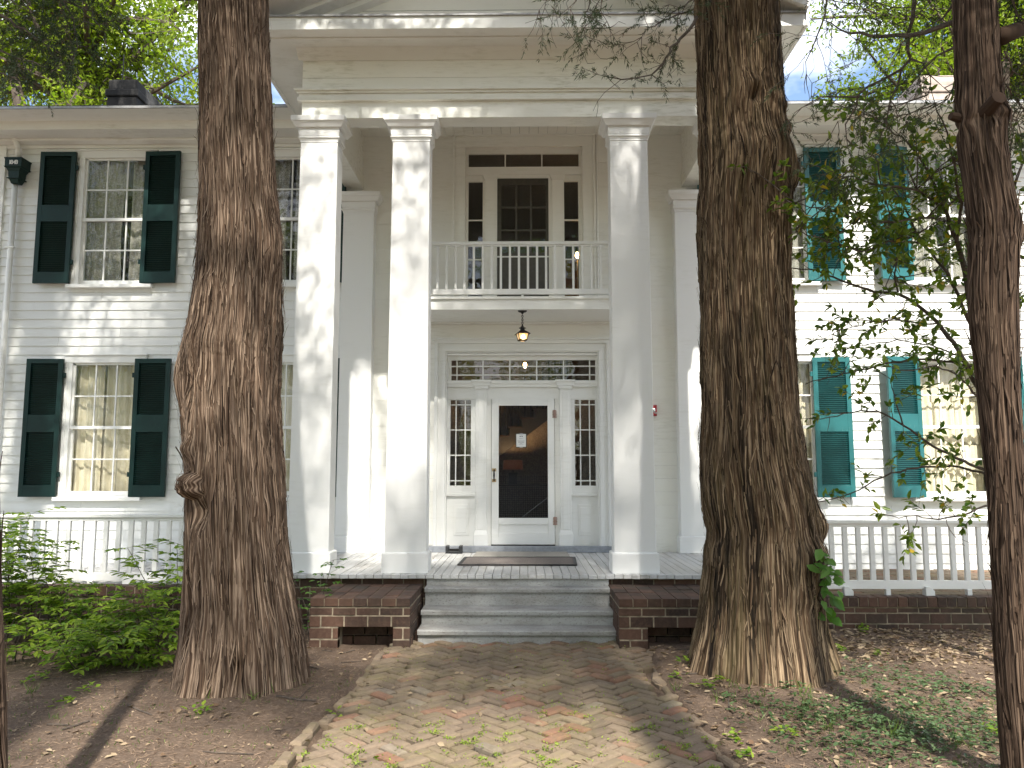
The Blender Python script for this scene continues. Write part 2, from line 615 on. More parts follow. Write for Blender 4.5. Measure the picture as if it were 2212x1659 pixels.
M['glass'] = glassmat('window_glass', (0.93, 0.95, 0.93), 0.07, 0.25)
m = bpy.data.materials.new('insect_screen')
m.use_nodes = True
t = m.node_tree
t.nodes.clear()
o_ = t.nodes.new('ShaderNodeOutputMaterial')
tr = t.nodes.new('ShaderNodeBsdfTransparent')
df = t.nodes.new('ShaderNodeBsdfDiffuse')
df.inputs['Color'].default_value = (0.035, 0.036, 0.038, 1)
ms = t.nodes.new('ShaderNodeMixShader')
ms.inputs[0].default_value = 0.45
t.links.new(tr.outputs[0], ms.inputs[1])
t.links.new(df.outputs[0], ms.inputs[2])
t.links.new(ms.outputs[0], o_.inputs['Surface'])
M['screen'] = m

# ================================================================== HOUSE
DW = 11.5                                    # plane of the front wall
DC = 9.08                                    # plane of the column fronts


def X(x, y, D=DW): return at(x, y, D).x
def Z(x, y, D=DW): return at(x, y, D).z


house = thing('house', (0, DW, 0), 'white two-storey clapboard house with square-columned portico and green shutters', 'house')
ZF = Z(1130, 1193, 11.38)                    # porch floor
ZA = Z(1130, 253, DC)                        # underside of the architrave
ZE = Z(200, 308)                             # wing soffit
ZCEIL = 6.80

# --- windows of the wings: glass rectangles
GW = 0.93
zu1, zu0 = Z(200, 347), Z(200, 605)
zl1, zl0 = Z(200, 788.5), Z(200, 1061)
xo = (X(193.4, 347) + X(179.5, 605) + X(160.8, 788.5) + X(144, 1061)) / 4           # outer left window, left edge
xi = X(664, 790) - GW                                                                # inner left window
xr1 = X(1750, 790) - GW                                                              # inner right window
xr2 = X(1980, 790)                                                                   # outer right window
WX = [xo, xi, xr1, xr2]
print('windows', WX, zu0, zu1, zl0, zl1, 'floor', ZF, 'arch', ZA, 'eave', ZE)
CAS = 0.135                                   # casing width


def courses(x0, x1, z0, z1, holes, exp):
    """pieces (xa, xb, za, zb, z, zt) of the board courses z..zt left over round the openings"""
    z = z0
    while z < z1 - 1e-4:
        zt = min(z + exp, z1)
        hs = sorted([h for h in holes if h[2] < zt - 1e-4 and h[3] > z + 1e-4])
        cur = x0
        for h in hs:
            if h[0] > cur: yield (cur, min(h[0], x1), z, zt, z, zt)
            a, b = max(h[0], x0), min(h[1], x1)
            if b > a:
                if h[3] < zt - .004: yield (a, b, h[3], zt, z, zt)
                if h[2] > z + .004: yield (a, b, z, h[2], z, zt)
            cur = max(cur, h[1])
        if cur < x1: yield (cur, x1, z, zt, z, zt)
        z = zt


def clapboards(mb, x0, x1, z0, z1, holes, exp=0.135, lap=0.020, yb=DW):
    for (a, b, za, zb, z, zt) in courses(x0, x1, z0, z1, holes, exp):
        p = a                                      # butt joints along the course
        while p < b - 0.01:
            q = min(b, p + random.uniform(2.2, 4.6))
            if b - q < 0.5: q = b
            j = random.uniform(-0.0015, 0.0015)
            r = random.random()
            yy = lambda h: yb - lap + j + (lap - .004 - .5 * j) * (h - z) / (zt - z)
            mb.quad((p, yy(za), za), (q - 0.0015, yy(za), za), (q - 0.0015, yy(zb), zb + (.003 if zb == zt else 0)), (p, yy(zb), zb + (.003 if zb == zt else 0)), 0, r)
            mb.quad((p, yy(za), za), (p, yb + 0.002, za), (q, yb + 0.002, za), (q, yy(za), za), 0, r)
            p = q


def flushboards(mb, x0, x1, z0, z1, holes, exp=0.19, yb=DW):
    for (a, b, za, zb, z, zt) in courses(x0, x1, z0, z1, holes, exp):
        j = random.uniform(0, 0.003)
        mb.box(a, b, yb - 0.018 + j, yb, za + (.0007 if za == z else 0), zb - (.0007 if zb == zt else 0))


wins = []
for i, x0 in enumerate(WX):
    wins.append((x0, x0 + GW, zu0, zu1, 'lace'))
    wins.append((x0, x0 + GW, zl0, zl1, 'beige'))
holes = [(a - CAS, b + CAS, c - 0.13, d + CAS) for a, b, c, d, _ in wins]
# recessed entrances of the middle bay
U = dict(x0=X(977.6, 480), x1=X(1286.7, 480), z1=Z(1130, 292), z0=Z(1130, 641, 10.5) + 0.02)
L = dict(x0=X(938, 960), x1=X(1319, 960), z1=Z(1130, 736), z0=ZF)
ch = [(U['x0'], U['x1'], U['z0'], U['z1']), (L['x0'], L['x1'], L['z0'], L['z1'])]
xpl = X(770, 800, 11.38)                     # centre of the left pilaster
xpr = -xpl + 0.03
XW = 9.6
mb = MB(); clapboards(mb, -XW, xpl, 0.35, ZE + 0.02, holes); mb.build('siding', M['siding'], house)
mb = MB(); clapboards(mb, xpr, XW, 0.30, ZE + 0.02, holes); mb.build('siding', M['siding'], house)
mb = MB(); flushboards(mb, xpl, xpr, ZF - 0.1, ZCEIL + 0.02, ch); mb.build('siding', M['flush'], house)
# body of the house: side and back walls, floors, partition behind the rooms
mb = MB()
mb.box(-XW, -XW + 0.1, DW + 0.01, 19, 0, ZE); mb.box(XW - 0.1, XW, DW + 0.01, 19, 0, ZE); mb.box(-XW, XW, 18.9, 19, 0, ZE)
mb.box(-XW + .1, XW - .1, DW + 0.02, 18.9, 0.3, ZF - 0.03)
mb.box(-XW + .1, XW - .1, DW + 0.02, 18.9, 4.02, 4.10)
mb.box(-XW + .1, XW - .1, DW + 0.02, 18.9, ZE + 0.05, ZE + 0.12)
mb.box(xpl - 0.05, xpl, DW + 0.02, 15.8, 0.6, ZE); mb.box(xpr, xpr + 0.05, DW + 0.02, 15.8, 0.6, ZE)
mb.build('inner_wall', M['interior'], house)
mb = MB(); mb.box(xpl + .01, xpr - .01, 15.2, 15.3, ZF, 4.0); mb.build('hall_wall', M['wallpaper'], house)
mb = MB(); mb.box(0.2, xpr - .01, 14.2, 14.3, 4.1, 5.6); mb.build('landing_wall', M['warm_room'], house)

# ------------------------------------------------------------ windows
def sash_window(x0, x1, z0, z1, kind, tiers=False):
    W = x1 - x0
    yf = DW - 0.034                            # face of the casing
    root = MB()                                # casing = the window's own mesh
    root.box(x0 - CAS, x0 - 0.03, yf, DW + 0.06, z0 - 0.10, z1 + 0.03)
    root.box(x1 + 0.03, x1 + CAS, yf, DW + 0.06, z0 - 0.10, z1 + 0.03)
    root.box(x0 - CAS - .01, x1 + CAS + .01, yf - 0.008, DW + 0.06, z1 + 0.03, z1 + CAS)
    root.box(x0 - CAS - .03, x1 + CAS + .03, yf - 0.03, DW, z1 + CAS, z1 + CAS + 0.022)
    root.box(x0 - CAS + .03, x0 - CAS + .05, yf - 0.012, yf, z0 - 0.02, z1 + 0.03)
    root.box(x1 + CAS - .05, x1 + CAS - .03, yf - 0.012, yf, z0 - 0.02, z1 + 0.03)
    wn = root.build('window', M['trim'], house, 0.003)
    s = MB()
    s.add([(x0 - CAS - .04, yf - .075, z0 - .085), (x1 + CAS + .04, yf - .075, z0 - .085), (x1 + CAS + .04, yf - .075, z0 - .135), (x0 - CAS - .04, yf - .075, z0 - .135),
           (x0 - CAS - .04, DW + .05, z0 - .06), (x1 + CAS + .04, DW + .05, z0 - .06), (x1 + CAS + .04, DW + .0, z0 - .135), (x0 - CAS - .04, DW + .0, z0 - .135)],
          [(0, 3, 2, 1), (0, 1, 5, 4), (3, 7, 6, 2), (0, 4, 7, 3), (1, 2, 6, 5)])
    s.build('sill', M['trim'], wn, 0.004)
    f = MB()
    zm = (z0 + z1) / 2
    b = 0.045
    for (za, zb, y) in ((z0, zm + .02, DW + 0.035), (zm - .02, z1, DW - 0.002)):
        f.box(x0 - .03, x0 + .004, y, y + .035, za - .02, zb + .02)
        f.box(x1 - .004, x1 + .03, y, y + .035, za - .02, zb + .02)
    f.box(x0 - .03, x1 + .03, DW - 0.012, DW + .03, zm - .022, zm + .022)      # meeting rail
    f.box(x0 - .03, x1 + .03, DW + 0.03, DW + .07, z0 - .06, z0)
    f.box(x0 - .03, x1 + .03, DW - 0.002, DW + .033, z1, z1 + .032)
    for k in (1, 2):
        xx = x0 + W * k / 3
        f.box(xx - .010, xx + .010, DW + .033, DW + .055, z0, zm - .02)
        f.box(xx - .010, xx + .010, DW - .002, DW + .020, zm + .02, z1)
    q = (z0 + zm) / 2; f.box(x0, x1, DW + .035, DW + .053, q - .010, q + .010)
    q = (z1 + zm) / 2; f.box(x0, x1, DW + .000, DW + .018, q - .010, q + .010)
    f.build('frame', M['trim'], wn)
    p = MB()
    p.quad((x0, DW + .044, z0), (x1, DW + .044, z0), (x1, DW + .044, zm), (x0, DW + .044, zm))
    p.quad((x0, DW + .009, zm), (x1, DW + .009, zm), (x1, DW + .009, z1), (x0, DW + .009, z1))
    p.build('pane', M['glass'], wn)
    # curtains: pleated cloth hanging behind the glass
    c = MB()
    def sheet(xa, xb, za, zb, y, amp, freq, scal=0.0, gap=None):
        n, mrow = int((xb - xa) / 0.008), 12
        ph = random.random() * 6
        V = []
        for j in range(mrow + 1):
            t = j / mrow
            for i in range(n + 1):
                xx = xa + (xb - xa) * i / n
                dz = scal * abs(sin((xx - xa) * 26)) if j == 0 else 0
                a = amp * (1.15 - 0.3 * t)
                xo_ = 0.0
                if gap: xo_ = gap * (1 - abs(2 * t - 0.8)) * (xx - xa) / (xb - xa)
                V.append((xx + xo_, y + a * sin(freq * xx + ph + 0.5 * sin(5 * xx)) + 0.4 * a * sin(freq * 2.3 * xx + 2 * t), za + (zb - za) * t + dz))
        Fc = [(j * (n + 1) + i, j * (n + 1) + i + 1, (j + 1) * (n + 1) + i + 1, (j + 1) * (n + 1) + i) for j in range(mrow) for i in range(n)]
        c.add(V, Fc, 0, 0.5)
    if kind == 'lace':
        mid = x0 + W * 0.60
        sheet(x0 - .06, mid - 0.02, z0 - .03, z1 + .05, DW + .16, .012, 40, 0, -0.05)
        sheet(mid + 0.075, x1 + .06, z0 - .03, z1 + .05, DW + .16, .012, 44)
        c.build('curtain', M['lace'], wn, smooth=True)
    elif tiers:
        sheet(x0 - .06, x1 + .06, z0 - .04, z1 + .05, DW + .22, .016, 34)
        sheet(x0 - .06, x1 + .06, z0 + (z1 - z0) * .36, z0 + (z1 - z0) * .70, DW + .16, .014, 52, 0.05)
        sheet(x0 - .06, x1 + .06, z0 + (z1 - z0) * .12, z0 + (z1 - z0) * .36, DW + .18, .014, 52, 0.05)
        c.build('curtain', M['curtain'], wn, smooth=True)
    else:
        sheet(x0 - .06, x0 + W * .40, z0 - .04, z1 + .05, DW + .14, .022, 46)
        sheet(x0 + W * .36, x1 + .06, z0 - .04, z1 + .05, DW + .20, .030, 30)
        c.build('curtain', M['curtain'], wn, smooth=True)
    return wn


for (a, b, c_, d, k) in wins:
    sash_window(a, b, c_, d, k, tiers=(k == 'beige' and a > 2))

# ------------------------------------------------------------ shutters
def shutter(x0, x1, z0, z1, ang=0.0, hinge='r'):
    mb = MB()
    y0, y1 = DW - 0.105, DW - 0.062
    H, Wd = z1 - z0, x1 - x0
    st = 0.068
    mb.box(x0, x0 + st, y0, y1, z0, z1); mb.box(x1 - st, x1, y0, y1, z0, z1)
    zs = [z0, z0 + .084 * H, z0 + .464 * H, z0 + .590 * H, z0 + .966 * H, z1]
    for i in (0, 2, 4):
        mb.box(x0 + st, x1 - st, y0 + .001, y1 - .001, zs[i], zs[i + 1])
    for i in (1, 3):
        n = int(round((zs[i + 1] - zs[i]) / 0.0285))
        for k in range(n):
            zc = zs[i] + (k + .5) * (zs[i + 1] - zs[i]) / n
            h = 0.0045
            mb.add([(xx, yy, zz) for xx in (x0 + st, x1 - st) for yy, zz in
                    ((y0 + .006, zc - h), (y0 + .012, zc - h - .004), (y1 - .006, zc + h - .004), (y1 - .012, zc + h))],
                   [(0, 1, 5, 4), (1, 2, 6, 5), (2, 3, 7, 6), (3, 0, 4, 7)])
    mb.box(x0 + st, x1 - st, y1 - .006, y1 - .002, zs[1], zs[4])  # dark sheet added behind the slats, standing in for shade in the gaps
    hx = x1 if hinge == 'r' else x0
    sx = 1 if hinge == 'r' else -1
    for zz in (z0 + .16 * H, z0 + .88 * H):
        mb.box(min(hx, hx + sx * .035), max(hx, hx + sx * .035), y0 + .01, y1, zz - .035, zz + .035)
    if ang:
        mb.turn(0, (hx, y1), ang)
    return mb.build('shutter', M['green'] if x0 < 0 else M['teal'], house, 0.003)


SH = 0.535
for i, x0 in enumerate(WX):
    for (z0, z1) in ((zu0 - .07, zu1 + .10), (zl0 - .08, zl1 + .08)):
        a = random.uniform(.02, .05)
        b = random.uniform(.02, .05)
        if i == 3: a = 0.24
        gl = 0.135 if i < 3 else 0.02
        shutter(x0 - gl - SH, x0 - gl, z0, z1, a, 'r')
        shutter(x0 + GW + .0, x0 + GW + SH, z0, z1, -b, 'l')

# ------------------------------------------------------------ wing eaves and roof
def eave(x0, x1):
    p = lambda y, D: Z(200, y, D)
    zf1, zd = p(261, 11.03), p(236, 10.66)
    prof = [(10.64, zd), (10.64, zd + .012), (10.66, zd + .035), (10.70, zd + .04), (11.9, zd + .30), (11.9, ZE), (11.5, ZE), (11.03, ZE), (11.03, zf1)]
    mb = MB(); mb.extr(prof, x0, x1)
    mb.extr([(11.46, ZE - .10), (11.44, ZE - .002), (11.52, ZE - .002), (11.52, ZE - .12)], x0, x1)
    mb.extr([(11.33, ZE - .035), (11.33, ZE - .003), (11.435, ZE - .003), (11.435, ZE - .06)], x0, x1)
    mb.build('eave', M['white'], house, 0.004)
    return zd


xel = X(652, 240, DC)                        # left face of the portico entablature
xer = -xel + 0.02
zd = eave(-XW - .4, xel + .02)
eave(xer - .02, XW + .4)
for a, b in ((-XW - .4, xel + .02), (xer - .02, XW + .4)):
    mb = MB(); mb.box(a, b, 10.615, 10.638, zd - .004, zd + .03); mb.build('drip_edge', M['metal_edge'], house)
roof = MB()
zr = zd + .045
roof.add([(-XW - .5, 10.63, zr), (XW + .5, 10.63, zr), (5.5, 15.4, zr + 1.15), (-5.5, 15.4, zr + 1.15), (-XW - .5, 20, zr), (XW + .5, 20, zr)],
         [(0, 1, 2, 3), (4, 3, 2, 5), (0, 3, 4), (1, 5, 2)])
roof.build('roof', M['shingle'], house)
rf = [o for o in house.children if o.name == 'roof'][0]


def chimney(x0, x1, y0, y1, z1, m):
    mb = MB()
    mb.box(x0 + .03, x1 - .03, y0 + .03, y1 - .03, zr - .2, z1 - .34)
    mb.box(x0, x1, y0, y1, z1 - .34, z1 - .20)
    mb.box(x0 + .04, x1 - .04, y0 + .04, y1 - .04, z1 - .20, z1)
    return mb.build('chimney', m, rf, 0.02)


chimney(X(226, 200, 14), X(297, 200, 14), 14, 15.1, Z(260, 169, 14), M['chimney'])
chimney(X(1988, 200, 14), X(2071, 200, 14), 14, 15.1, Z(2030, 160, 14), M['chimney_pale'])
mb = MB(); mb.tube([(X(265, 168, 14.2), 14.2, Z(265, 175, 14.2)), (X(265, 168, 14.2), 14.2, Z(265, 118, 14.2))], .012)
mb.build('lightning_rod', M['iron'], rf)

# corner trim board at the left edge of the picture
mb = MB(); mb.box(X(6, 500) - .16, X(6, 500), DW - .05, DW + .02, .4, ZE); mb.build('corner_board', M['white'], house, .004)

# ------------------------------------------------------------ portico
def column(cx_top, cx_bot, zb, zt, yfr, dep, wt, wb, cap=True):
    """square box column: shaft with capital and base blocks"""
    yc = yfr + dep / 2
    s = MB()
    base_h, cap_h = 0.235, 0.30
    cx = cx_bot
    z0, z1 = zb + base_h, zt - cap_h
    s.add([(cx_bot + i * wb / 2, yc + j * dep / 2, z0) for j in (-1, 1) for i in (-1, 1)] +
          [(cx_top + i * wt / 2, yc + j * dep / 2, z1) for j in (-1, 1) for i in (-1, 1)],
          [(0, 2, 3, 1), (4, 5, 7, 6), (0, 1, 5, 4), (2, 6, 7, 3), (0, 4, 6, 2), (1, 3, 7, 5)])
    c = s.build('column', M['column'], house, .006)
    b = MB()
    b.frus(cx_bot, yc, zb, z0 - .012, wb / 2 + .028, dep / 2 + .028, wb / 2 + .028, dep / 2 + .028)
    b.frus(cx_bot, yc, z0 - .012, z0, wb / 2 + .028, dep / 2 + .028, wb / 2 + .006, dep / 2 + .006)
    b.build('base', M['column'], c, .006)
    k = MB()
    a = wt / 2; d = dep / 2
    st = [(0, .022, .006, .006), (.022, .045, .010, .016), (.045, .062, .026, .030), (.062, .078, .016, .016), (.078, .150, .020, .026),
          (.150, .172, .020, .020), (.172, .236, .052, .088), (.236, .300, .098, .102)]
    for (h0, h1, e0, e1) in st:
        k.frus(cx_top, yc, z1 + h0, z1 + h1, a + e0, d + e0, a + e1, d + e1)
    k.build('capital', M['column'], c, .003)
    return c


cols = [(X(690, 300, DC), X(663, 1235, DC)), (X(889, 300, DC), X(874, 1235, DC)), (X(1358, 300, DC), X(1373, 1235, DC))]
cols.append((-cols[0][0] - .02, -cols[0][1] - .02))
print('cols', cols)
for (ct, cb) in cols:
    c_ = (ct + cb) / 2
    column(c_ * .7 + ct * .3, c_ * .7 + cb * .3, ZF, ZA, DC, .27, .447, .475)
ZP = Z(770, 418, 11.30)
for cx_ in (xpl, xpr):
    column(cx_, cx_, ZF, ZP, 11.30, .19, .455, .475)

xel = cols[0][0] - .447 / 2 - .0
xer = cols[3][0] + .447 / 2
zt0, zt1 = Z(1130, 218, DC), Z(1130, 193, DC)
zs = Z(1130, 113, DC)                         # soffit of the cornice
zc1 = Z(1130, 33, 8.51)
mb = MB()
def ring(x0, x1, y0, z0, z1, t=.28):
    """beam running round three sides of the portico"""
    mb.box(x0, x1, y0, y0 + t, z0, z1)
    mb.box(x0, x0 + t, y0 + t, DW, z0, z1)
    mb.box(x1 - t, x1, y0 + t, DW, z0, z1)
ring(xel, xer, DC, ZA, zt0, .27)
ring(xel + .002, xer - .002, DC + .012, zt0, zs, .25)
# taenia: a rounded band, a groove and a lower band
for (e, a, b) in ((.055, .62, .80), (.085, .80, 1.0), (.030, .34, .62), (.050, 0.0, .34)):
    mb.box(xel - e, xer + e, DC - e, DC + .005, zt0 + (zt1 - zt0) * a, zt0 + (zt1 - zt0) * b)
    mb.box(xel - e, xel + .004, DC + .005, 11.4, zt0 + (zt1 - zt0) * a, zt0 + (zt1 - zt0) * b)
    mb.box(xer - .004, xer + e, DC + .005, 11.4, zt0 + (zt1 - zt0) * a, zt0 + (zt1 - zt0) * b)
# frieze boards
zz = zt1
for h in (.155, .30, 1.0):
    z2 = min(zs, zz + h)
    mb.box(xel - .003, xer + .003, DC - .006 - .002 * h, DC + .02, zz + .001, z2 - .001)
    zz = z2
    if zz >= zs: break
mb.build('entablature', M['entab'], house, .004)
mb = MB()
ex = .585
xcl, xcr = xel - ex, xer + ex
ycf = 8.51
mb.box(xcl + .02, xcr - .02, ycf + .02, DC + .02, zs, zs + .03)          # soffit boards
mb.box(xcl + .02, xel + .02, DC + .02, 13.5, zs, zs + .03)
mb.box(xer - .02, xcr - .02, DC + .02, 13.5, zs, zs + .03)
mb.box(xcl + .20, xcr - .20, ycf + .20, ycf + .23, zs - .018, zs)        # bead under the soffit
mb.box(xcl, xcr, ycf, ycf + .025, zs - .02, zc1)                         # fascia
mb.box(xcl - .02, xcl + .02, ycf - .0, 13.5, zs - .02, zc1)
mb.box(xcr - .02, xcr + .02, ycf - .0, 13.5, zs - .02, zc1)
mb.extr([(DC - .16, zs), (DC - .03, zs - .10), (DC, zs - .10), (DC, zs)], xel - .05, xer + .05)   # bed mould
mb.build('cornice', M['white'], house, .005)
mb = MB(); mb.box(xcl, xcr, ycf - .022, DC - .01, zc1 - .002, zc1 + .018); mb.build('drip_edge', M['metal_edge'], house)
# pediment: boarded tympanum and raking cornices
sl = .40
xm = (xcl + xcr) / 2
hw = (xcr - xcl) / 2
mb = MB()
z = zc1 + .02
while z < zc1 + sl * hw:
    zt = z + .20
    a = max(0.01, hw - (z - zc1) / sl); b = max(0.005, hw - (zt - zc1) / sl)
    yj = random.uniform(0, .006)
    mb.add([(xm - a, DC + .0 + yj, z), (xm + a, DC + yj, z), (xm + b, DC + yj, zt - .0015), (xm - b, DC + yj, zt - .0015)], [(0, 1, 2, 3)])
    z = zt
mb.build('tympanum', M['flush'], house)
for sgn in (-1, 1):
    mb = MB()
    def slab(y0, y1, lo, hi):                 # board following the slope, lo..hi measured above the rake line
        p = [(xm + sgn * hw, zc1 + lo), (xm, zc1 + sl * hw + lo), (xm, zc1 + sl * hw + hi), (xm + sgn * hw, zc1 + hi)]
        mb.extry(p, y0, y1)
    slab(8.42, 8.45, .02, .32)
    slab(8.45, DC + .1, .02, .05)
    slab(DC - .12, DC + .004, -.10, .02)
    slab(DC - .30, DC - .125, -.03, .018)
    slab(8.22, 8.42, .20, .235)               # overhanging roof edge
    slab(8.19, 8.22, .18, .36)
    mb.build('raking_cornice', M['white'], house, .004)
    mb = MB(); slab(8.2, 15.4, .37, .40); mb.build('roof', M['shingle'], house)
# ceiling of the portico, laid in boards
mb = MB()
x = xel + .25
while x < xer - .25:
    mb.box(x + .002, min(x + .14, xer - .25) - .002, DC + .25, DW, ZCEIL + random.uniform(0, .003), ZCEIL + .02)
    x += .14
mb.build('ceiling', M['flush'], house)

# ------------------------------------------------------------ porch floor, foundation
YE = 8.965
xfl, xfr = cols[0][1] - .36, cols[3][1] + .36
mb = MB()
x = xfl
while x < xfr:
    wd = random.uniform(.088, .102)
    dz = random.uniform(-.003, .002)
    mb.box(x + .0025, min(x + wd, xfr) - .0025, YE + random.uniform(-.006, .006), DW - .02, ZF - .045 + dz, ZF + dz)
    x += wd
mb.build('porch_floor', M['deck'], house, .004)


def bricks(mb, x0, x1, z0, z1, y, side='y', cl=.235, chh=.115, j=.014, dep=.09, opening=None, jit=.004):
    """courses of bricks with real joints on a wall; side 'y' faces the camera, 'x-'/'x+' face sideways"""
    n = 0
    z = z0
    while z < z1 - .01:
        zt = min(z + chh, z1)
        x = x0 - (cl / 2 if n % 2 else 0)
        while x < x1 - .01:
            a, b = max(x, x0), min(x + cl - j, x1)
            parts = [(a, b, z, zt - j)]
            if opening and a < opening[1] and b > opening[0] and z < opening[3] and zt > opening[2]:
                parts = [(a, min(b, opening[0]), z, zt - j), (max(a, opening[1]), b, z, zt - j), (max(a, opening[0]), min(b, opening[1]), max(z, opening[3]), zt - j)]
            for (p, q, za, zb) in parts:
                if q - p < .02 or zb - za < .012: continue
                o = random.uniform(-jit, jit)
                if side == 'y': mb.box(p, q, y + o, y + dep, za, zb)
                elif side == 'x-': mb.box(y + o, y + dep, p, q, za, zb)
                else: mb.box(y - dep, y - o, p, q, za, zb)
            x += cl
        z += chh
        n += 1


mb = MB()
bricks(mb, xfl + .06, xfr - .06, -.02, ZF - .05, YE + .09)
mb.box(xfl + .065, xfr - .065, YE + .096, YE + .25, -.05, ZF - .052, 1)
bricks(mb, YE + .1, DW, -.02, ZF - .05, xfl + .06, 'x-')
mb.box(xfl + .072, xfl + .2, YE + .1, DW, -.05, ZF - .052, 1)
bricks(mb, YE + .1, DW, -.02, ZF - .05, xfr - .06, 'x+')
mb.box(xfr - .2, xfr - .072, YE + .1, DW, -.05, ZF - .052, 1)
mb.build('foundation', [M['brick'], M['mortar']], house, .004)

# ------------------------------------------------------------ lower entrance
def casing(mb, x0, x1, z0, z1, w, y, steps):
    """moulded frame: stepped boards, each (inset from outside, width, projection)"""
    for (i, ww, pr) in steps:
        mb.box(x0 + i, x0 + i + ww, y - pr, y, z0, z1 - i - ww)
        mb.box(x1 - i - ww, x1 - i, y - pr, y, z0, z1 - i - ww)
        mb.box(x0 + i, x1 - i, y - pr, y, z1 - i - ww, z1 - i)


def muntins(mb, xs, zs_, y, w=.017, d=.022):
    for x in xs[1:-1]: mb.box(x - w / 2, x + w / 2, y, y + d, zs_[0], zs_[-1])
    for z in zs_[1:-1]: mb.box(xs[0], xs[-1], y + .001, y + d - .001, z - w / 2, z + w / 2)


def surround(mb, x0, x1, z0, z1, gx0, gx1, gz0, gz1, y, d=.045):
    """flat frame between an outer rectangle and its glass"""
    mb.box(x0, gx0, y, y + d, z0, z1); mb.box(gx1, x1, y, y + d, z0, z1)
    mb.box(gx0, gx1, y, y + d, z0, gz0); mb.box(gx0, gx1, y, y + d, gz1, z1)


x0, x1, z1 = L['x0'], L['x1'], L['z1']
ix0, ix1, iz1 = X(965, 960), X(1294.5, 960), Z(1130, 767.7)
mb = MB()
wc = ix0 - x0
casing(mb, x0, x1, ZF, z1, wc, DW, [(0, .05, .075), (.05, .06, .05), (.11, wc - .13, .062), (wc - .02, .02, .04)])
mb.box(x0 - .03, x1 + .03, DW - .095, DW, z1, z1 + .03)
dr = mb.build('entrance', M['trim'], house, .004)
YD = DW + .05                                 # plane of the door and sidelights, set back in the frame
mb = MB()                                      # reveals
mb.box(ix0 - .03, ix0, DW - .02, YD + .1, ZF, iz1 + .03); mb.box(ix1, ix1 + .03, DW - .02, YD + .1, ZF, iz1 + .03)
mb.box(ix0, ix1, DW - .02, YD + .1, iz1, iz1 + .03)
mb.build('reveal', M['trim'], dr)
# transom
gx0, gx1 = X(975, 800, YD), X(1286, 800, YD)
ga, gb = Z(1130, 821.5, YD), Z(1130, 778, YD)
tb0 = Z(1130, 841, YD); tb1 = Z(1130, 823.5, YD)
mb = MB()
surround(mb, ix0, ix1, tb1, iz1, gx0, gx1, ga, gb, YD)
s_ = (gx1 - gx0)
xs = [gx0, X(987, 800, YD)] + [gx0 + .07 + (s_ - .14) * k / 5 for k in range(1, 5)] + [gx1 - (X(987, 800, YD) - gx0), gx1]
muntins(mb, xs, [ga, ga + (gb - ga) * .27, ga + (gb - ga) * .70, gb], YD + .01)
tr_ = mb.build('transom', M['trim'], dr)
# bar over the door with blocks over the pilasters
mb = MB()
mb.box(ix0, ix1, YD - .05, YD + .04, tb0 + .03, tb1)
mb.box(ix0, ix1, YD - .065, YD - .05, tb1 - .045, tb1 - .004)
mb.box(ix0, ix1, YD - .012, YD + .04, Z(1130, 862, YD), tb0 + .03)
px = [(X(1028, 960, YD), X(1051.7, 960, YD)), (X(1209.5, 960, YD), X(1232.7, 960, YD))]
for a, b in px:
    mb.box(a - .045, b + .045, YD - .085, YD, tb0 + .045, tb1 + .012)
    mb.box(a - .07, b + .07, YD - .105, YD, tb1 + .012 - .03, tb1 + .014)
    mb.box(a - .02, b + .02, YD - .078, YD, tb0 + .0, tb0 + .045)
mb.build('lintel', M['trim'], dr, .003)
zpb = Z(1130, 1147, YD)
for a, b in px:
    mb = MB()
    mb.box(a, b, YD - .06, YD + .03, zpb, tb0)
    mb.box(a + .035, b - .035, YD - .066, YD - .06, zpb + .03, tb0 - .04)
    mb.box(a - .022, b + .022, YD - .075, YD + .03, ZF, zpb - .05)
    mb.frus((a + b) / 2, YD - .02, zpb - .05, zpb + .01, (b - a) / 2 + .022, .055, (b - a) / 2 + .002, .042)
    mb.build('pilaster', M['trim'], dr, .003)
# sidelights
for (a, b, ca, cb) in ((ix0, px[0][0], X(972.5, 960, YD), X(1017, 960, YD)), (px[1][1], ix1, X(1242, 960, YD), X(1286.5, 960, YD))):
    za, zb = Z(1130, 1049, YD), Z(1130, 864, YD)
    mb = MB()
    zs0, zs1 = Z(1130, 1066, YD), Z(1130, 853, YD)
    surround(mb, a, b, zs0, tb0, ca, cb, za, zb, YD)
    wq = cb - ca
    muntins(mb, [ca, ca + wq * .27, ca + wq * .72, cb], [za, za + .07, za + .07 + (zb - za - .14) / 3, za + .07 + 2 * (zb - za - .14) / 3, zb - .07, zb], YD + .01)
    mb.box(a, b, YD - .03, YD + .02, zs0 - .035, zs0)                                      # sill
    mb.box(a, b, YD + .01, YD + .05, ZF, zs0 - .035)                                       # panel under it
    e = .10
    mb.box(a + e, b - e, YD + .002, YD + .01, ZF + .22, zs0 - .16)
    mb.box(a + e + .03, b - e - .03, YD - .005, YD + .002, ZF + .26, zs0 - .20)
    sl_ = mb.build('sidelight', M['trim'], dr, .002)
    mb = MB(); mb.quad((ca, YD + .02, za), (cb, YD + .02, za), (cb, YD + .02, zb), (ca, YD + .02, zb)); mb.build('sidelight_pane', M['glass'], dr)
mb = MB(); mb.quad((gx0, YD + .02, ga), (gx1, YD + .02, ga), (gx1, YD + .02, gb), (gx0, YD + .02, gb)); mb.build('transom_pane', M['glass'], dr)
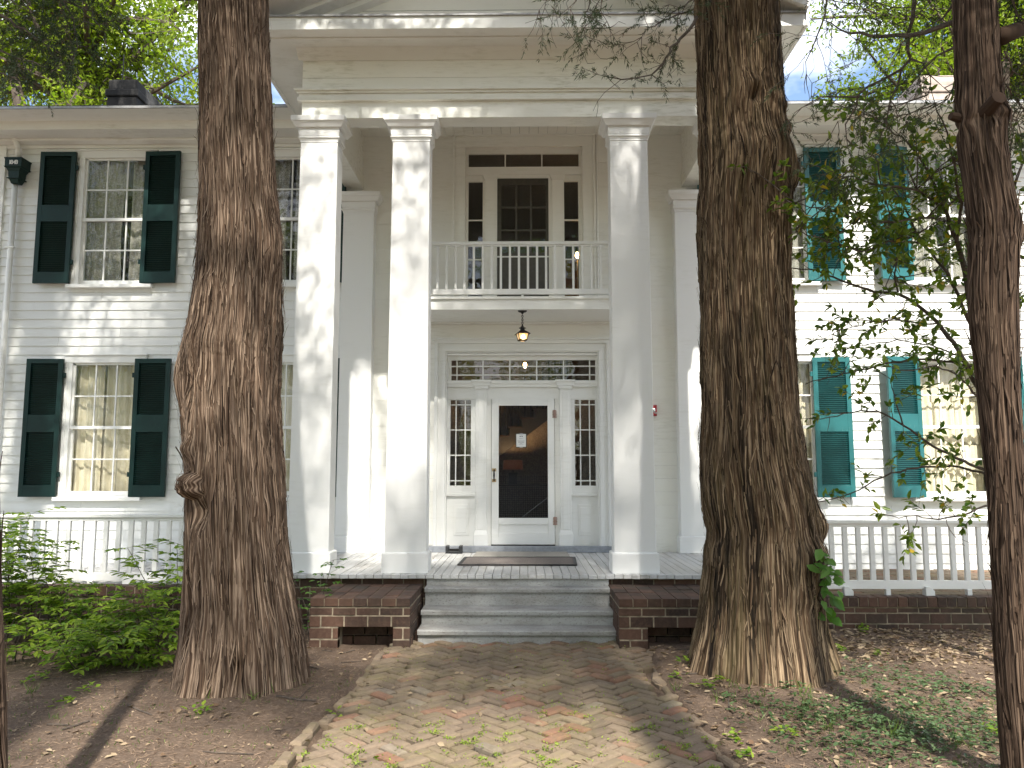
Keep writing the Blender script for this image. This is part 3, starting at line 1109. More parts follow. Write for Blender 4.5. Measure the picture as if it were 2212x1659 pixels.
# jambs beside the door
dx0, dx1, dz1 = X(1062, 960, YD), X(1197.5, 960, YD), Z(1130, 862, YD)
dz0 = Z(1130, 1176, YD)
mb = MB()
mb.box(px[0][1], dx0 - .006, YD - .012, YD + .05, ZF, dz1 + .006); mb.box(dx1 + .006, px[1][0], YD - .012, YD + .05, ZF, dz1 + .006)
mb.build('jamb', M['trim'], dr, .002)
# screen door
sx0, sx1 = X(1077.5, 960, YD), X(1183, 960, YD)
sz0, sz1 = Z(1130, 1118.7, YD), Z(1130, 876.5, YD)
mb = MB()
y0, y1 = YD - .03, YD + .01
mb.box(dx0, sx0, y0, y1, dz0, dz1); mb.box(sx1, dx1, y0, y1, dz0, dz1)
mb.box(sx0, sx1, y0, y1, sz1, dz1)
k0, k1 = Z(1130, 1151.5, YD), Z(1130, 1133, YD)
mb.box(sx0, sx1, y0, y1, k1, sz0); mb.box(sx0, sx1, y0, y1, dz0, k0); mb.box(sx0, sx1, y0 + .014, y1, k0, k1)
sdoor = mb.build('screen_door', M['trim'], house, .004)
mb = MB(); mb.quad((sx0, y1 - .012, sz0), (sx1, y1 - .012, sz0), (sx1, y1 - .012, sz1), (sx0, y1 - .012, sz1)); mb.build('screen', M['screen'], sdoor)
mb = MB()                                      # wire guard over the lower half
gzt = Z(1130, 1027, YD)
n = 22
for i in range(n + 1):
    x = sx0 + (sx1 - sx0) * i / n
    mb.box(x - .0025, x + .0025, y1 + .004, y1 + .009, sz0, gzt)
z = sz0
while z < gzt:
    mb.box(sx0, sx1, y1 + .009, y1 + .014, z - .0025, z + .0025); z += .031
mb.build('wire_guard', M['black_plastic'], sdoor)
mb = MB(); mb.tube([(X(1128, 1117, YD), y1 - .004, sz0 + .01), (sx1 - .004, y1 - .004, Z(1183, 1075, YD))], .005); mb.build('tension_rod', M['metal_edge'], sdoor)
hx, hz0, hz1 = X(1067.5, 1026, YD), Z(1067, 1038, YD), Z(1067, 1015, YD)
mb = MB()
mb.tube([(hx, y0, hz0), (hx, y0 - .05, hz0 + .03), (hx, y0 - .055, (hz0 + hz1) / 2), (hx, y0 - .05, hz1 - .03), (hx, y0, hz1)], [.012, .010, .013, .010, .012])
mb.build('handle', M['iron'], sdoor)
for zz in (hz0, hz1):
    mb = MB(); mb.box(hx - .03, hx + .03, y0 - .006, y0, zz - .022, zz + .022); mb.build('handle_plate', M['brass'], sdoor)
for y in (894.5, 1125):
    zz = Z(1196, y, YD)
    mb = MB()
    for k in range(6):
        mb.box(dx1 - .028 + .004 * (k % 2), dx1 + .034 - .004 * (k % 2), y0 - .007, y0 + .004, zz - .055 + k * .019, zz - .055 + k * .019 + .015)
    mb.tube([(dx1 + .003, y0 - .01, zz - .06), (dx1 + .003, y0 - .01, zz + .06)], .008)
    mb.build('hinge', M['hinge'], sdoor)
# step board in front of the sill
mb = MB()
mb.box(x0 - .1, x1 + .1, DW - .17, DW - .02, ZF + .001, Z(1130, 1181, 11.33)); mb.build('threshold', M['plinth'], dr, .006)
mb = MB()                                      # dark inner door leaf, standing open, and hall skirting
mb.box(dx0 - .02, dx0 + .02, YD + .15, YD + .95, ZF, dz1)
mb.build('inner_door', M['dark_wood'], dr)

# ------------------------------------------------------------ upper entrance and balcony
DB = 10.5
x0, x1, z1 = U['x0'], U['x1'], U['z1']
zbf = Z(1130, 641, DB)                        # balcony floor
ix0, ix1, iz1 = X(1005, 480), X(1258, 480), Z(1130, 313.5)
mb = MB()
wc = ix0 - x0
casing(mb, x0, x1, zbf, z1, wc, DW, [(0, .035, .06), (.035, wc - .035, .038)])
ue = mb.build('upper_entrance', M['flush'], house, .004)
YU = DW + .08
mb = MB()
mb.box(ix0 - .03, ix0, DW - .02, YU + .1, zbf, iz1 + .03); mb.box(ix1, ix1 + .03, DW - .02, YU + .1, zbf, iz1 + .03)
mb.box(ix0, ix1, DW - .02, YU + .1, iz1, iz1 + .03)
mb.build('reveal', M['flush'], ue)
ga, gb = Z(1130, 361, YU), Z(1130, 332, YU)
gx0, gx1 = X(1012, 350, YU), X(1250, 350, YU)
tb0 = Z(1130, 379, YU)
mb = MB()
surround(mb, ix0, ix1, ga - .005, iz1, gx0, gx1, ga, gb, YU)
muntins(mb, [gx0, gx0 + (gx1 - gx0) / 3, gx0 + 2 * (gx1 - gx0) / 3, gx1], [ga, gb], YU + .01)
mb.build('transom', M['flush'], ue)
mb = MB(); mb.quad((gx0, YU + .02, ga), (gx1, YU + .02, ga), (gx1, YU + .02, gb), (gx0, YU + .02, gb)); mb.build('transom_pane', M['glass'], ue)
px = [(X(1047.5, 480, YU), X(1071.5, 480, YU)), (X(1192.5, 480, YU), X(1216.5, 480, YU))]
mb = MB(); mb.box(ix0, ix1, YU - .03, YU + .04, tb0, ga - .005); mb.build('lintel', M['flush'], ue, .003)
for a, b in px:
    mb = MB()
    mb.box(a, b, YU - .05, YU + .04, zbf, tb0)
    mb.frus((a + b) / 2, YU - .01, tb0 - .09, tb0 - .03, (b - a) / 2 + .004, .05, (b - a) / 2 + .03, .06)
    mb.frus((a + b) / 2, YU - .01, tb0 - .03, tb0 - .001, (b - a) / 2 + .03, .06, (b - a) / 2 + .03, .06)
    mb.build('pilaster', M['flush'], ue, .002)
for (a, b, ca, cb) in ((ix0, px[0][0], X(1011.5, 480, YU), X(1042.5, 480, YU)), (px[1][1], ix1, X(1219, 480, YU), X(1249.5, 480, YU))):
    zb = Z(1130, 392, YU); za = zbf + .1
    mb = MB()
    surround(mb, a, b, zbf, tb0, ca, cb, za, zb, YU)
    muntins(mb, [ca, cb], [za, Z(1130, 560, YU), Z(1130, 475, YU), zb], YU + .01, .02)
    mb.build('sidelight', M['flush'], ue)
    mb = MB(); mb.quad((ca, YU + .02, za), (cb, YU + .02, za), (cb, YU + .02, zb), (ca, YU + .02, zb)); mb.build('sidelight_pane', M['glass'], ue)
mb = MB()
dx0, dx1, dz1 = X(1074, 480, YU), X(1185, 480, YU), Z(1130, 385, YU)
mb.box(px[0][1], dx0, YU - .02, YU + .05, zbf, tb0); mb.box(dx1, px[1][0], YU - .02, YU + .05, zbf, tb0)
mb.box(dx0, dx1, YU - .02, YU + .05, dz1, tb0)
mb.build('jamb', M['flush'], ue)
mb = MB()
gx0, gx1 = X(1083, 480, YU), X(1179, 480, YU)
ga, gb = Z(1130, 546, YU), Z(1130, 399.5, YU)
surround(mb, dx0, dx1, zbf + .03, dz1, gx0, gx1, ga, gb, YU + .01, .04)
w3 = (gx1 - gx0) / 3
muntins(mb, [gx0, gx0 + w3, gx0 + 2 * w3, gx1], [ga, ga + (gb - ga) / 3, ga + 2 * (gb - ga) / 3, gb], YU + .015, .03)
ud = mb.build('upper_door', M['door_dark'], house, .002)
mb = MB(); mb.quad((gx0, YU + .03, ga), (gx1, YU + .03, ga), (gx1, YU + .03, gb), (gx0, YU + .03, gb)); mb.build('door_pane', M['glass'], ud)
mb = MB(); mb.box(dx0, dx1, YU - .004, YU + .004, Z(1130, 556, YU), Z(1130, 553, YU)); mb.build('push_bar', M['white'], ud)
# balcony
bx0, bx1 = X(882, 600, DB), X(1366, 600, DB)
zbs = Z(1130, 668.5, DB)
mb = MB()
mb.box(bx0, bx1, DB, DB + .05, zbs, zbf - .035)
mb.box(bx0, bx0 + .05, DB + .05, DW - .02, zbs, zbf - .035); mb.box(bx1 - .05, bx1, DB + .05, DW - .02, zbs, zbf - .035)
mb.box(bx0 - .02, bx1 + .02, DB - .03, DW - .02, zbf - .035, zbf)
bal = mb.build('balcony', M['white'], house, .004)
mb = MB()
mb.box(bx0 + .05, bx1 - .05, DB + .05, DW - .03, zbs + .01, zbs + .03)
mb.box(bx0 + .05, bx1 - .05, DW - .06, DW - .02, zbs - .02, zbs + .01)
mb.build('balcony_soffit', M['white'], bal)
rz1, rz0 = Z(1130, 521, DB), Z(1130, 635, DB)
mb = MB()
mb.box(bx0, bx1, DB + .0, DB + .07, rz1 - .045, rz1); mb.box(bx0, bx1, DB + .018, DB + .052, rz1 - .065, rz1 - .045)
mb.box(bx0, bx1, DB + .012, DB + .058, rz0, rz0 + .075)
mb.box(X(1126, 640, DB), X(1131, 640, DB), DB + .02, DB + .05, zbf, rz0)
br = mb.build('balcony_railing', M['trim'], house, .004)
x = X(945, 570, DB)
while x < bx1 - .04:
    if x > bx0 + .02:
        mb = MB(); mb.box(x - .0155, x + .0155, DB + .018, DB + .052, rz0 + .075, rz1 - .064); mb.build('baluster', M['trim'], br, .002)
    x += 19.3 * 10.9 / 1700
for s_ in (bx0 + .03, bx1 - .03):
    mb = MB(); mb.box(s_ - .03, s_ + .03, DB + .075, DW - .02, rz1 - .045, rz1); mb.box(s_ - .02, s_ + .02, DB + .075, DW - .02, rz0, rz0 + .07)
    mb.build('side_rail', M['trim'], br, .003)
# conduit running down beside the upper doorway
mb = MB(); xx = X(1290, 480); mb.tube([(xx, DW - .03, U['z1'] + .03), (xx, DW - .03, zbf)], .012); mb.build('conduit', M['white'], house)

# ------------------------------------------------------------ rain pipe
dsp = MB()
yp = DW - .10
xp1, xp0 = X(33, 395, yp), X(33, 395, yp)
zt_, zb_ = Z(33, 392, yp), .45
dsp.tube([(xp1, yp, zt_ + .02), (xp1, yp, zb_)], .042, 10)
dsp.tube([(X(32, 288, 11.35), 11.35, ZE + .01), (X(36, 296, 11.36), 11.36, ZE - .05), (X(41, 312, yp), yp, ZE - .16), (X(40, 340, yp), yp, Z(40, 342, yp))], .042, 10)
pipe = dsp.build('rain_pipe', M['white'], house, smooth=True)
zz = Z(33, 535, yp)
mb = MB()
hx0, hx1 = X(9, 350, 11.25), X(46, 350, 11.25)
xc_ = (hx0 + hx1) / 2; hw_ = (hx1 - hx0) / 2
za, zb2, zc_, zd_, ze_ = Z(20, 339, 11.25), Z(20, 358, 11.25), Z(20, 378, 11.25), Z(20, 381, 11.25), Z(20, 392, 11.25)
yc_ = 11.37
mb.frus(xc_, yc_, zb2, za - .02, hw_ - .006, .114, hw_ - .004, .116)
mb.frus(xc_, yc_, za - .02, za, hw_ + .004, .124, hw_ + .004, .124)
mb.frus(xc_, yc_, zb2 - .02, zb2, hw_ * .92, .108, hw_ + .006, .126)
mb.frus(xc_, yc_, zb2 - .07, zb2 - .02, hw_ * .66, .088, hw_ * .86, .104)
mb.frus(xc_, yc_, zd_, zb2 - .07, hw_ * .60, .082, hw_ * .66, .088)
mb.frus(xc_, yc_, zd_ - .012, zd_, hw_ * .74, .096, hw_ * .74, .096)
mb.frus(xc_, yc_, ze_, zd_ - .012, hw_ * .40, .055, hw_ * .56, .078)
lh = mb.build('leader_head', M['green'], house, .003)
mb = MB(); mb.box(xp1 - .07, xp1 + .07, yp - .046, yp - .004, zz - .012, zz + .012); mb.build('pipe_strap', M['white'], pipe)


def text_mesh(name, body, size, loc, mat, parent, ext=.002, align='CENTER'):
    cu = bpy.data.curves.new(name, 'FONT')
    cu.body = body
    cu.size = size
    cu.extrude = ext
    cu.align_x = align
    cu.offset = size * .022
    tmp = bpy.data.objects.new(name + '_tmp', cu)
    me = bpy.data.meshes.new_from_object(tmp)
    bpy.data.objects.remove(tmp)
    b = BASE[parent.name]
    for v in me.vertices:
        x, y, z = v.co
        v.co = (loc[0] + x - b.x, loc[1] - z - b.y, loc[2] + y - b.z)
    me.materials.clear()
    me.name = name
    return link(name, me, mat, parent)


for dgt, px_ in (('1', 20.2), ('8', 24.2), ('4', 30.0), ('8', 34.4)):
    text_mesh('numeral', dgt, .088, (X(px_, 350, 11.24), 11.252, Z(20, 354, 11.25)), M['paper'], lh)

# ================================================================== GROUND
def vn(x, y, seed=0):
    """smooth value noise on arrays"""
    xi, yi = np.floor(x).astype(np.int64), np.floor(y).astype(np.int64)
    fx, fy = x - xi, y - yi
    fx, fy = fx * fx * (3 - 2 * fx), fy * fy * (3 - 2 * fy)
    def h(a, b):
        n = (a * 374761393 + b * 668265263 + seed * 974634777) & 0x7fffffff
        n = ((n ^ (n >> 13)) * 1274126177) & 0x7fffffff
        return ((n ^ (n >> 16)) & 0xffff) / 65535.0
    return (h(xi, yi) * (1 - fx) + h(xi + 1, yi) * fx) * (1 - fy) + (h(xi, yi + 1) * (1 - fx) + h(xi + 1, yi + 1) * fx) * fy


def fbm(x, y, seed=0, o=4):
    s, a, t = 0.0, 0.5, 0.0
    for i in range(o):
        s = s + a * vn(x * 2 ** i, y * 2 ** i, seed + i)
        t += a
        a *= 0.5
    return s / t


# edges of the path, read off the picture, on the ground
PL = [gz(842, 1396), gz(760, 1492), gz(700, 1552), gz(600, 1659)]
PR = [gz(1390, 1388), gz(1425, 1470), gz(1490, 1550), gz(1585, 1659)]
PL.append(PL[-1] + (PL[-1] - PL[-2]) * 1.6); PR.append(PR[-1] + (PR[-1] - PR[-2]) * 1.6)


def edge(P, y):
    for a, b in zip(P[:-1], P[1:]):
        if y >= b.y:
            t = (y - a.y) / (b.y - a.y)
            return a.x + (b.x - a.x) * max(t, -.6)
    return P[-1].x


def ground_z(x, y):
    x, y = np.asarray(x, float), np.asarray(y, float)
    z = 0.05 * (fbm(x * .7, y * .7, 5) - .5) + 0.035 * (fbm(x * 3, y * 3, 9) - .5)
    for (cx_, cy_, rr, hh) in TREEM:
        z = z + hh * np.exp(-((x - cx_) ** 2 + (y - cy_) ** 2) / rr ** 2)
    l_ = np.array([edge(PL, yy) for yy in np.unique(y)])
    r__ = np.array([edge(PR, yy) for yy in np.unique(y)])
    ly = dict(zip(np.unique(y), zip(l_, r__)))
    L_ = np.array([ly[v][0] for v in y.ravel()]).reshape(y.shape)
    R_ = np.array([ly[v][1] for v in y.ravel()]).reshape(y.shape)
    inside = (x > L_ - .02) & (x < R_ + .02) & (y < 8.6)
    z = np.where(inside, z * .3 - .05, z)
    return z


def tree_mid(y, xl, xr, D):
    a, b = at(xl, y, D), at(xr, y, D)
    return (a.x + b.x) / 2


DA, DBt, DCt = 6.6, 7.05, 4.5
TREEM = [(tree_mid(1490, 378, 676, DA), DA, .95, .07), (tree_mid(1460, 1472, 1808, DBt), DBt, 1.05, .09), (tree_mid(1640, 2165, 2240, DCt), DCt, .5, .05)]
gx = np.concatenate([np.linspace(-200, -8, 16), np.linspace(-7, 7, 281), np.linspace(8, 200, 16)])
gy = np.concatenate([np.linspace(-60, 2.5, 12), np.linspace(3, 9.4, 161), np.linspace(10, 21, 8), np.linspace(30, 400, 8)])
GX, GY = np.meshgrid(gx, gy)
GZ = ground_z(GX, GY)
ny, nx = GX.shape
idx = np.arange(ny * nx).reshape(ny, nx)
Fq = np.stack([idx[:-1, :-1], idx[:-1, 1:], idx[1:, 1:], idx[1:, :-1]], -1).reshape(-1, 4)
gm = npmesh('ground', np.stack([GX, GY, GZ], -1).reshape(-1, 3), Fq, 4)
tag(link('ground', gm, M['soil'], None, True), kind='structure')


def gzz(x, y):
    return float(ground_z(np.array([x]), np.array([y]))[0])


# ---------------- herringbone path, brick by brick
mb = MB()
ca, sa = cos(R(45)), sin(R(45))
u = 0.104
ox, oy = (edge(PL, 6) + edge(PR, 6)) / 2, 6.0


def pbrick(cx_, cy_, lx, ly, ang, z, r, top=.012):
    hx_, hy_ = lx / 2, ly / 2
    c_, s_ = cos(ang), sin(ang)
    tx, ty = random.gauss(0, .014), random.gauss(0, .024)
    vs = []
    for (e, zz) in ((0, -.05), (0, -.004), (.007, top * .6), (.020, top)):
        for sx, sy in ((-1, -1), (1, -1), (1, 1), (-1, 1)):
            lx_, ly_ = sx * (hx_ - e * random.uniform(.6, 1.5)), sy * (hy_ - e * random.uniform(.6, 1.5))
            vs.append((cx_ + lx_ * c_ - ly_ * s_, cy_ + lx_ * s_ + ly_ * c_, z + zz + lx_ * tx + ly_ * ty + random.uniform(-.0015, .0015)))
    fs = [(12, 13, 14, 15)]
    for k in range(3):
        for i in range(4):
            fs.append((k * 4 + i, k * 4 + (i + 1) % 4, k * 4 + 4 + (i + 1) % 4, k * 4 + 4 + i))
    mb.add(vs, fs, 0, r)


JOINTS = []
for i in range(-60, 60):
    for j in range(-60, 60):
        d = (i - j) % 4
        if d == 0: a_, b_, hor = i + 1, j + .5, True
        elif d == 3: a_, b_, hor = i + .5, j + 1, False
        else: continue
        px_, py_ = ox + (a_ * ca - b_ * sa) * u, oy + (a_ * sa + b_ * ca) * u
        if py_ > 8.30 or py_ < 2.6: continue
        if px_ < edge(PL, py_) + .06 or px_ > edge(PR, py_) - .06: continue
        z = .045 * (float(fbm(np.array([px_ * .8]), np.array([py_ * .8]), 21)[0]) - .5) + random.gauss(0, .0055)
        ang = R(45) + (0 if hor else pi / 2) + random.gauss(0, .022)
        pbrick(px_ + random.gauss(0, .003), py_ + random.gauss(0, .003), u * 2 - .016 + random.gauss(0, .005), u - .016 + random.gauss(0, .004), ang, z, random.random())
        q = random.choice((-1, 1))
        JOINTS.append((px_ + cos(ang + pi / 2) * u * .5 * q + cos(ang) * random.uniform(-.1, .1), py_ + sin(ang + pi / 2) * u * .5 * q + sin(ang) * random.uniform(-.1, .1), z))
tag(mb.build('path', M['pathbrick']), kind='structure')
mb = MB()                                     # row of bricks along each edge
for P, sg in ((PL, -1), (PR, 1)):
    y = 8.15
    while y > 2.8:
        x = edge(P, y)
        dy = random.uniform(.17, .215)
        x2 = edge(P, y - dy)
        ang = math.atan2(-dy, x2 - x) + random.gauss(0, .10)
        if random.random() < .93:
            pbrick((x + x2) / 2 + sg * random.uniform(-.02, .045), y - dy / 2, .195, random.uniform(.06, .10), ang, random.uniform(-.035, .0), random.random() * .74, .018)
        y -= dy + random.uniform(.0, .02)
tag(mb.build('path_edging', M['pathbrick']), kind='structure')

# ---------------- brick terraces under the wings
def terrace(x0, x1, yf, zt, label, pave):
    t = thing('brick_terrace', ((x0 + x1) / 2, yf, 0), label, 'terrace', 'brick terraces along the house front')
    mb = MB()
    bricks(mb, x0, x1, -.05, zt - .11, yf + .03)
    x = x0                                     # coping: a course of bricks on edge
    while x < x1:
        o = random.uniform(-.006, .006)
        mb.box(x, x + .098, yf + o, yf + .21, zt - .105 + random.uniform(-.003, .003), zt + random.uniform(-.003, .003)); x += .108
    mb.box(x0 + .004, x1 - .004, yf + .036, yf + .3, -.1, zt - .112, 1)
    mb.box(x0 + .004, x1 - .004, yf + .01, yf + .205, zt - .108, zt - .012, 1)
    mb.build('wall', [M['brick'], M['mortar']], t, .004)
    mb = MB()
    y, k = yf + .22, 0
    while y < DW:
        x = x0 - (.1 if k % 2 else 0)
        while x < x1:
            mb.box(max(x, x0), min(x + .203, x1), y, y + .096, zt - .06, zt + random.uniform(-.003, .003)); x += .212
        y += .105; k += 1
    mb.box(x0 + .01, x1 - .01, yf + .215, DW, zt - .1, zt - .010, 1)
    mb.build('paving', [pave, M['mortar']], t)


ZTL, ZTR = .43, .35
terrace(-9.4, xfl + .05, 9.12, ZTL, 'brick terrace behind the leafy shrubs, under the railing left of the portico', M['deck'])
terrace(xfr - .05, 9.4, 8.98, ZTR, 'dark brick terrace with leaf litter in front, under the railing right of the portico', M['pathbrick'])


# ---------------- railings standing on the terraces
def railing(x0, x1, y, z1, zb, zt, label, px0, step):
    t = thing('white_railing', ((x0 + x1) / 2, y, zt), label, 'railing', 'white railings on the brick terraces')
    mb = MB(); mb.box(x0, x1, y - .045, y + .045, z1 - .035, z1); mb.box(x0, x1, y - .022, y + .022, z1 - .075, z1 - .035); mb.build('top_rail', M['trim'], t, .004)
    mb = MB(); mb.box(x0, x1, y - .022, y + .022, zb, zb + .095); mb.build('bottom_rail', M['trim'], t, .004)
    x, k = px0, 0
    while x > x0: x -= step
    x += step
    while x < x1 - .03:
        mb = MB(); mb.box(x - .027, x + .027, y - .021, y + .021, zb + .095, z1 - .075); mb.build('baluster', M['trim'], t, .003)
        if k % 6 == 2:
            mb = MB(); mb.box(x - .026, x + .026, y - .03, y + .03, zt, zb + .0); mb.build('post_foot', M['trim'], t, .003)
        if k % 6 == 5:
            mb = MB()
            mb.extry([(x - .05, zt), (x + .05, zt), (x + .05, zt + .05), (x - .0, zt + .10), (x - .05, zt + .10)], y - .06, y + .03)
            mb.build('post_foot', M['trim'], t, .003)
        x += step; k += 1


railing(-9.0, xfl - .06, 9.36, Z(30, 1111, 9.36), Z(30, 1254, 9.36), ZTL, 'white wooden railing behind the leafy shrubs, left of the portico', X(255, 1180, 9.36), .1494)
railing(xfr + .06, 9.0, 9.15, Z(1900, 1124, 9.15), Z(1900, 1272, 9.15), ZTR, 'white wooden railing in front of the sunlit wall, right of the portico', X(1845 + 154, 1180, 9.15), .1515)

# ---------------- steps and brick blocks beside them
t = thing('front_steps', (0, 8.4, 0), 'worn grey painted steps leading up to the porch between two brick blocks', 'steps')
sxa, sxb = X(911, 1300, 8.6), X(1325, 1300, 8.6)
tr = [(8.83, Z(1130, 1270, 8.83)), (8.54, Z(1130, 1319, 8.54)), (8.26, Z(1130, 1362, 8.26))]
for k, (yy, zz) in enumerate(tr):
    yb = tr[k - 1][0] + .03 if k else YE + .05
    mb = MB()
    n = 24
    vs, fs = [], []
    for i in range(n + 1):                     # tread, hollowed a little by wear
        x = sxa + (sxb - sxa) * i / n
        wv = .006 * sin(pi * i / n) + random.uniform(-.0012, .0012)
        vs += [(x, yy + random.uniform(-.002, .002), zz - .048), (x, yy - .004, zz - .010 - wv), (x, yy + .012, zz - wv), (x, yb + .02, zz)]
    for i in range(n):
        for q in range(3): fs.append((i * 4 + q, i * 4 + 4 + q, i * 4 + 5 + q, i * 4 + 1 + q))
        fs.append((i * 4, i * 4 + 3, i * 4 + 7, i * 4 + 4))
    fs += [(0, 1, 2, 3), (n * 4 + 3, n * 4 + 2, n * 4 + 1, n * 4)]
    mb.add(vs, fs); mb.build('tread', M['step'], t)
for k in range(4):
    za = ZF - .047 if k == 0 else tr[k - 1][1] - .048
    zb = tr[k][1] - .004 if k < 3 else -.04
    yy = (YE if k == 0 else tr[k - 1][0]) + .035
    mb = MB(); mb.box(sxa + .004, sxb - .004, yy, yy + .03, zb, za); mb.build('riser', M['step'], t, .002)


def block(x0, x1, label, hole):
    y0, y1, z1 = 8.02, YE + .06, Z(1130, 1292.5, 8.03)
    t = thing('brick_block', ((x0 + x1) / 2, y0, 0), label, 'brick block', 'brick blocks beside the steps')
    mb = MB()
    cl = .235
    bricks(mb, x0, x1, -.145, z1 - .085, y0, cl=cl, opening=hole)
    bricks(mb, y0 + .1, y1, -.145, z1 - .085, x1, 'x+', cl=cl)
    bricks(mb, y0 + .1, y1, -.145, z1 - .085, x0, 'x-', cl=cl)
    n = int((x1 - x0) / .135)
    for i in range(n):                          # top: bricks laid flat, edges showing
        a = x0 + (x1 - x0) * i / n
        b = x0 + (x1 - x0) * (i + 1) / n
        y = y0 - .008
        while y < y1:
            mb.box(a + .004, b - .004, y, min(y + .205, y1) - .008, z1 - .08, z1 + random.uniform(-.004, .003)); y += .205
    mb.box(x0 + .008, x1 - .008, y0 + .26, y1, -.1, z1 - .083, 1)
    mb.box(x0 + .008, (hole[0] if hole else x1), y0 + .006, y0 + .261, -.1, z1 - .083, 1)
    if hole:
        mb.box(hole[1], x1 - .008, y0 + .006, y0 + .261, -.1, z1 - .083, 1)
        mb.box(hole[0], hole[1], y0 + .006, y0 + .261, hole[3], z1 - .083, 1)
        bricks(mb, hole[0], hole[1], -.145, hole[3], y0 + .2, cl=cl)
    mb.box(x0 + .006, x1 - .006, y0, y1 - .01, z1 - .078, z1 - .010, 1)
    mb.build('brickwork', [M['brick'], M['mortar']], t, .004)


bxa, bxb = X(668, 1380, 8.03), X(886, 1380, 8.03)
block(bxa, bxb, 'mossy brick block with sunny top, left of the steps', (bxa + .286, bxa + .834, -.16, .20))
bxc = X(1337, 1380, 8.03)
block(bxc, bxc + (bxb - bxa), 'dark brick block half hidden by the cedar trunk, right of the steps', (bxc + .286, bxc + .834, -.16, .20))

# ---------------- things on the porch
def slabmat(name, quad4, th, mat, rim, label, group=None):
    c_ = sum((Vector(p) for p in quad4), Vector()) / 4
    t = thing(name, c_, label, 'doormat', group)
    mb = MB(); q = [Vector(p) for p in quad4]
    mb.add(q + [p + Vector((0, 0, th)) for p in q], [(0, 1, 5, 4), (1, 2, 6, 5), (2, 3, 7, 6), (3, 0, 4, 7), (4, 5, 6, 7)])
    mb.build('pad', mat, t, .003)
    if rim:
        mb = MB()
        for a, b in ((0, 1), (1, 2), (2, 3), (3, 0)):
            pa, pb = q[a] + (c_ - q[a]).normalized() * .0, q[b]
            ina, inb = q[a] + (c_ - q[a]) * .055, q[b] + (c_ - q[b]) * .055
            up = Vector((0, 0, th + .006))
            mb.add([pa, pb, inb, ina, pa + up, pb + up, inb + up, ina + up], [(0, 1, 5, 4), (1, 2, 6, 5), (2, 3, 7, 6), (3, 0, 4, 7), (4, 5, 6, 7)])
        mb.build('border', M['black_plastic'], t)


zf = ZF + .004
slabmat('doormat', [gz(1021, 1204, zf), gz(1231, 1204, zf), gz(1222, 1187, zf), gz(1034, 1187, zf)], .012, M['mat_tan'], False, 'pale tan doormat lying nearest the screen door')
slabmat('doormat', [gz(988, 1222, zf), gz(1247, 1222, zf), gz(1243, 1205, zf), gz(1003, 1205, zf)], .010, M['mat_brown'], True, 'wide dark brown doormat with black border behind the steps')
t = thing('boot_scraper', gz(980, 1197, ZF), 'small black boot scraper on the porch left of the screen door', 'boot scraper')
a, b = gz(962, 1196, ZF), gz(998, 1196, ZF)
mb = MB(); hgt = .105
mb.box(a.x, b.x, a.y, a.y + .17, ZF + .002, ZF + .03); mb.build('base', M['black_plastic'], t, .004)
for s0, s1 in ((a.x, a.x + .045), (b.x - .045, b.x)):
    mb = MB(); mb.box(s0, s1, a.y + .002, a.y + .168, ZF + .03, ZF + hgt); mb.build('side_bracket', M['black_plastic'], t, .006)
mb = MB(); mb.box(a.x + .05, b.x - .05, a.y + .1, a.y + .166, ZF + .03, ZF + .055); mb.build('brush', M['iron'], t)

# fire alarm on the wall right of the third column
fy = DW - .02
fx0, fx1, fz0, fz1 = X(1399, 886, fy), X(1418.5, 886, fy), Z(1410, 899, fy), Z(1410, 875, fy)
t = thing('fire_alarm', ((fx0 + fx1) / 2, fy, fz0), 'red fire alarm with clear strobe on the white wall', 'fire alarm')
mb = MB(); mb.box(fx0, fx1, fy - .03, fy, fz0, fz1); mb.frus((fx0 + fx1) / 2, fy - .03, fz0 + .012, fz1 - .012, (fx1 - fx0) / 2 - .008, .035, (fx1 - fx0) / 2 - .012, .028); mb.build('case', M['red'], t, .006)
mb = MB(); mb.frus((fx0 + fx1) / 2, fy - .066, fz0 + .055, fz1 - .05, .034, .014, .034, .014); mb.build('strobe', M['chrome'], t, .012)
text_mesh('lettering', 'FIRE', .03, (fx1 - .018, fy - .068, (fz0 + fz1) / 2 - .05), M['paper'], t, .001)

# notice on the screen door
ny_ = DW + .05 - .034
nx0, nx1, nz0, nz1 = X(1115, 950, ny_), X(1136.5, 950, ny_), Z(1126, 966, ny_), Z(1126, 937, ny_)
t = thing('notice', ((nx0 + nx1) / 2, ny_, nz0), 'white paper notice on a black clipboard fixed to the screen door', 'notice')
mb = MB(); mb.box(nx0 - .008, nx1 + .008, ny_, ny_ + .008, nz0 - .008, nz1 + .006); mb.build('backing', M['black_plastic'], t)
mb = MB(); mb.box(nx0 + .002, nx1 - .003, ny_ - .003, ny_ - .001, nz0 + .004, nz1 - .004); mb.build('sheet', M['paper'], t)
mb = MB()
xm_ = (nx0 + nx1) / 2
for zz in (nz0 - .004, nz1 - .002): mb.box(xm_ - .024, xm_ + .024, ny_ - .008, ny_, zz - .007, zz + .009)
mb.build('clip', M['metal_edge'], t, .002)
mb = MB()
H_ = nz1 - nz0; W_ = nx1 - nx0
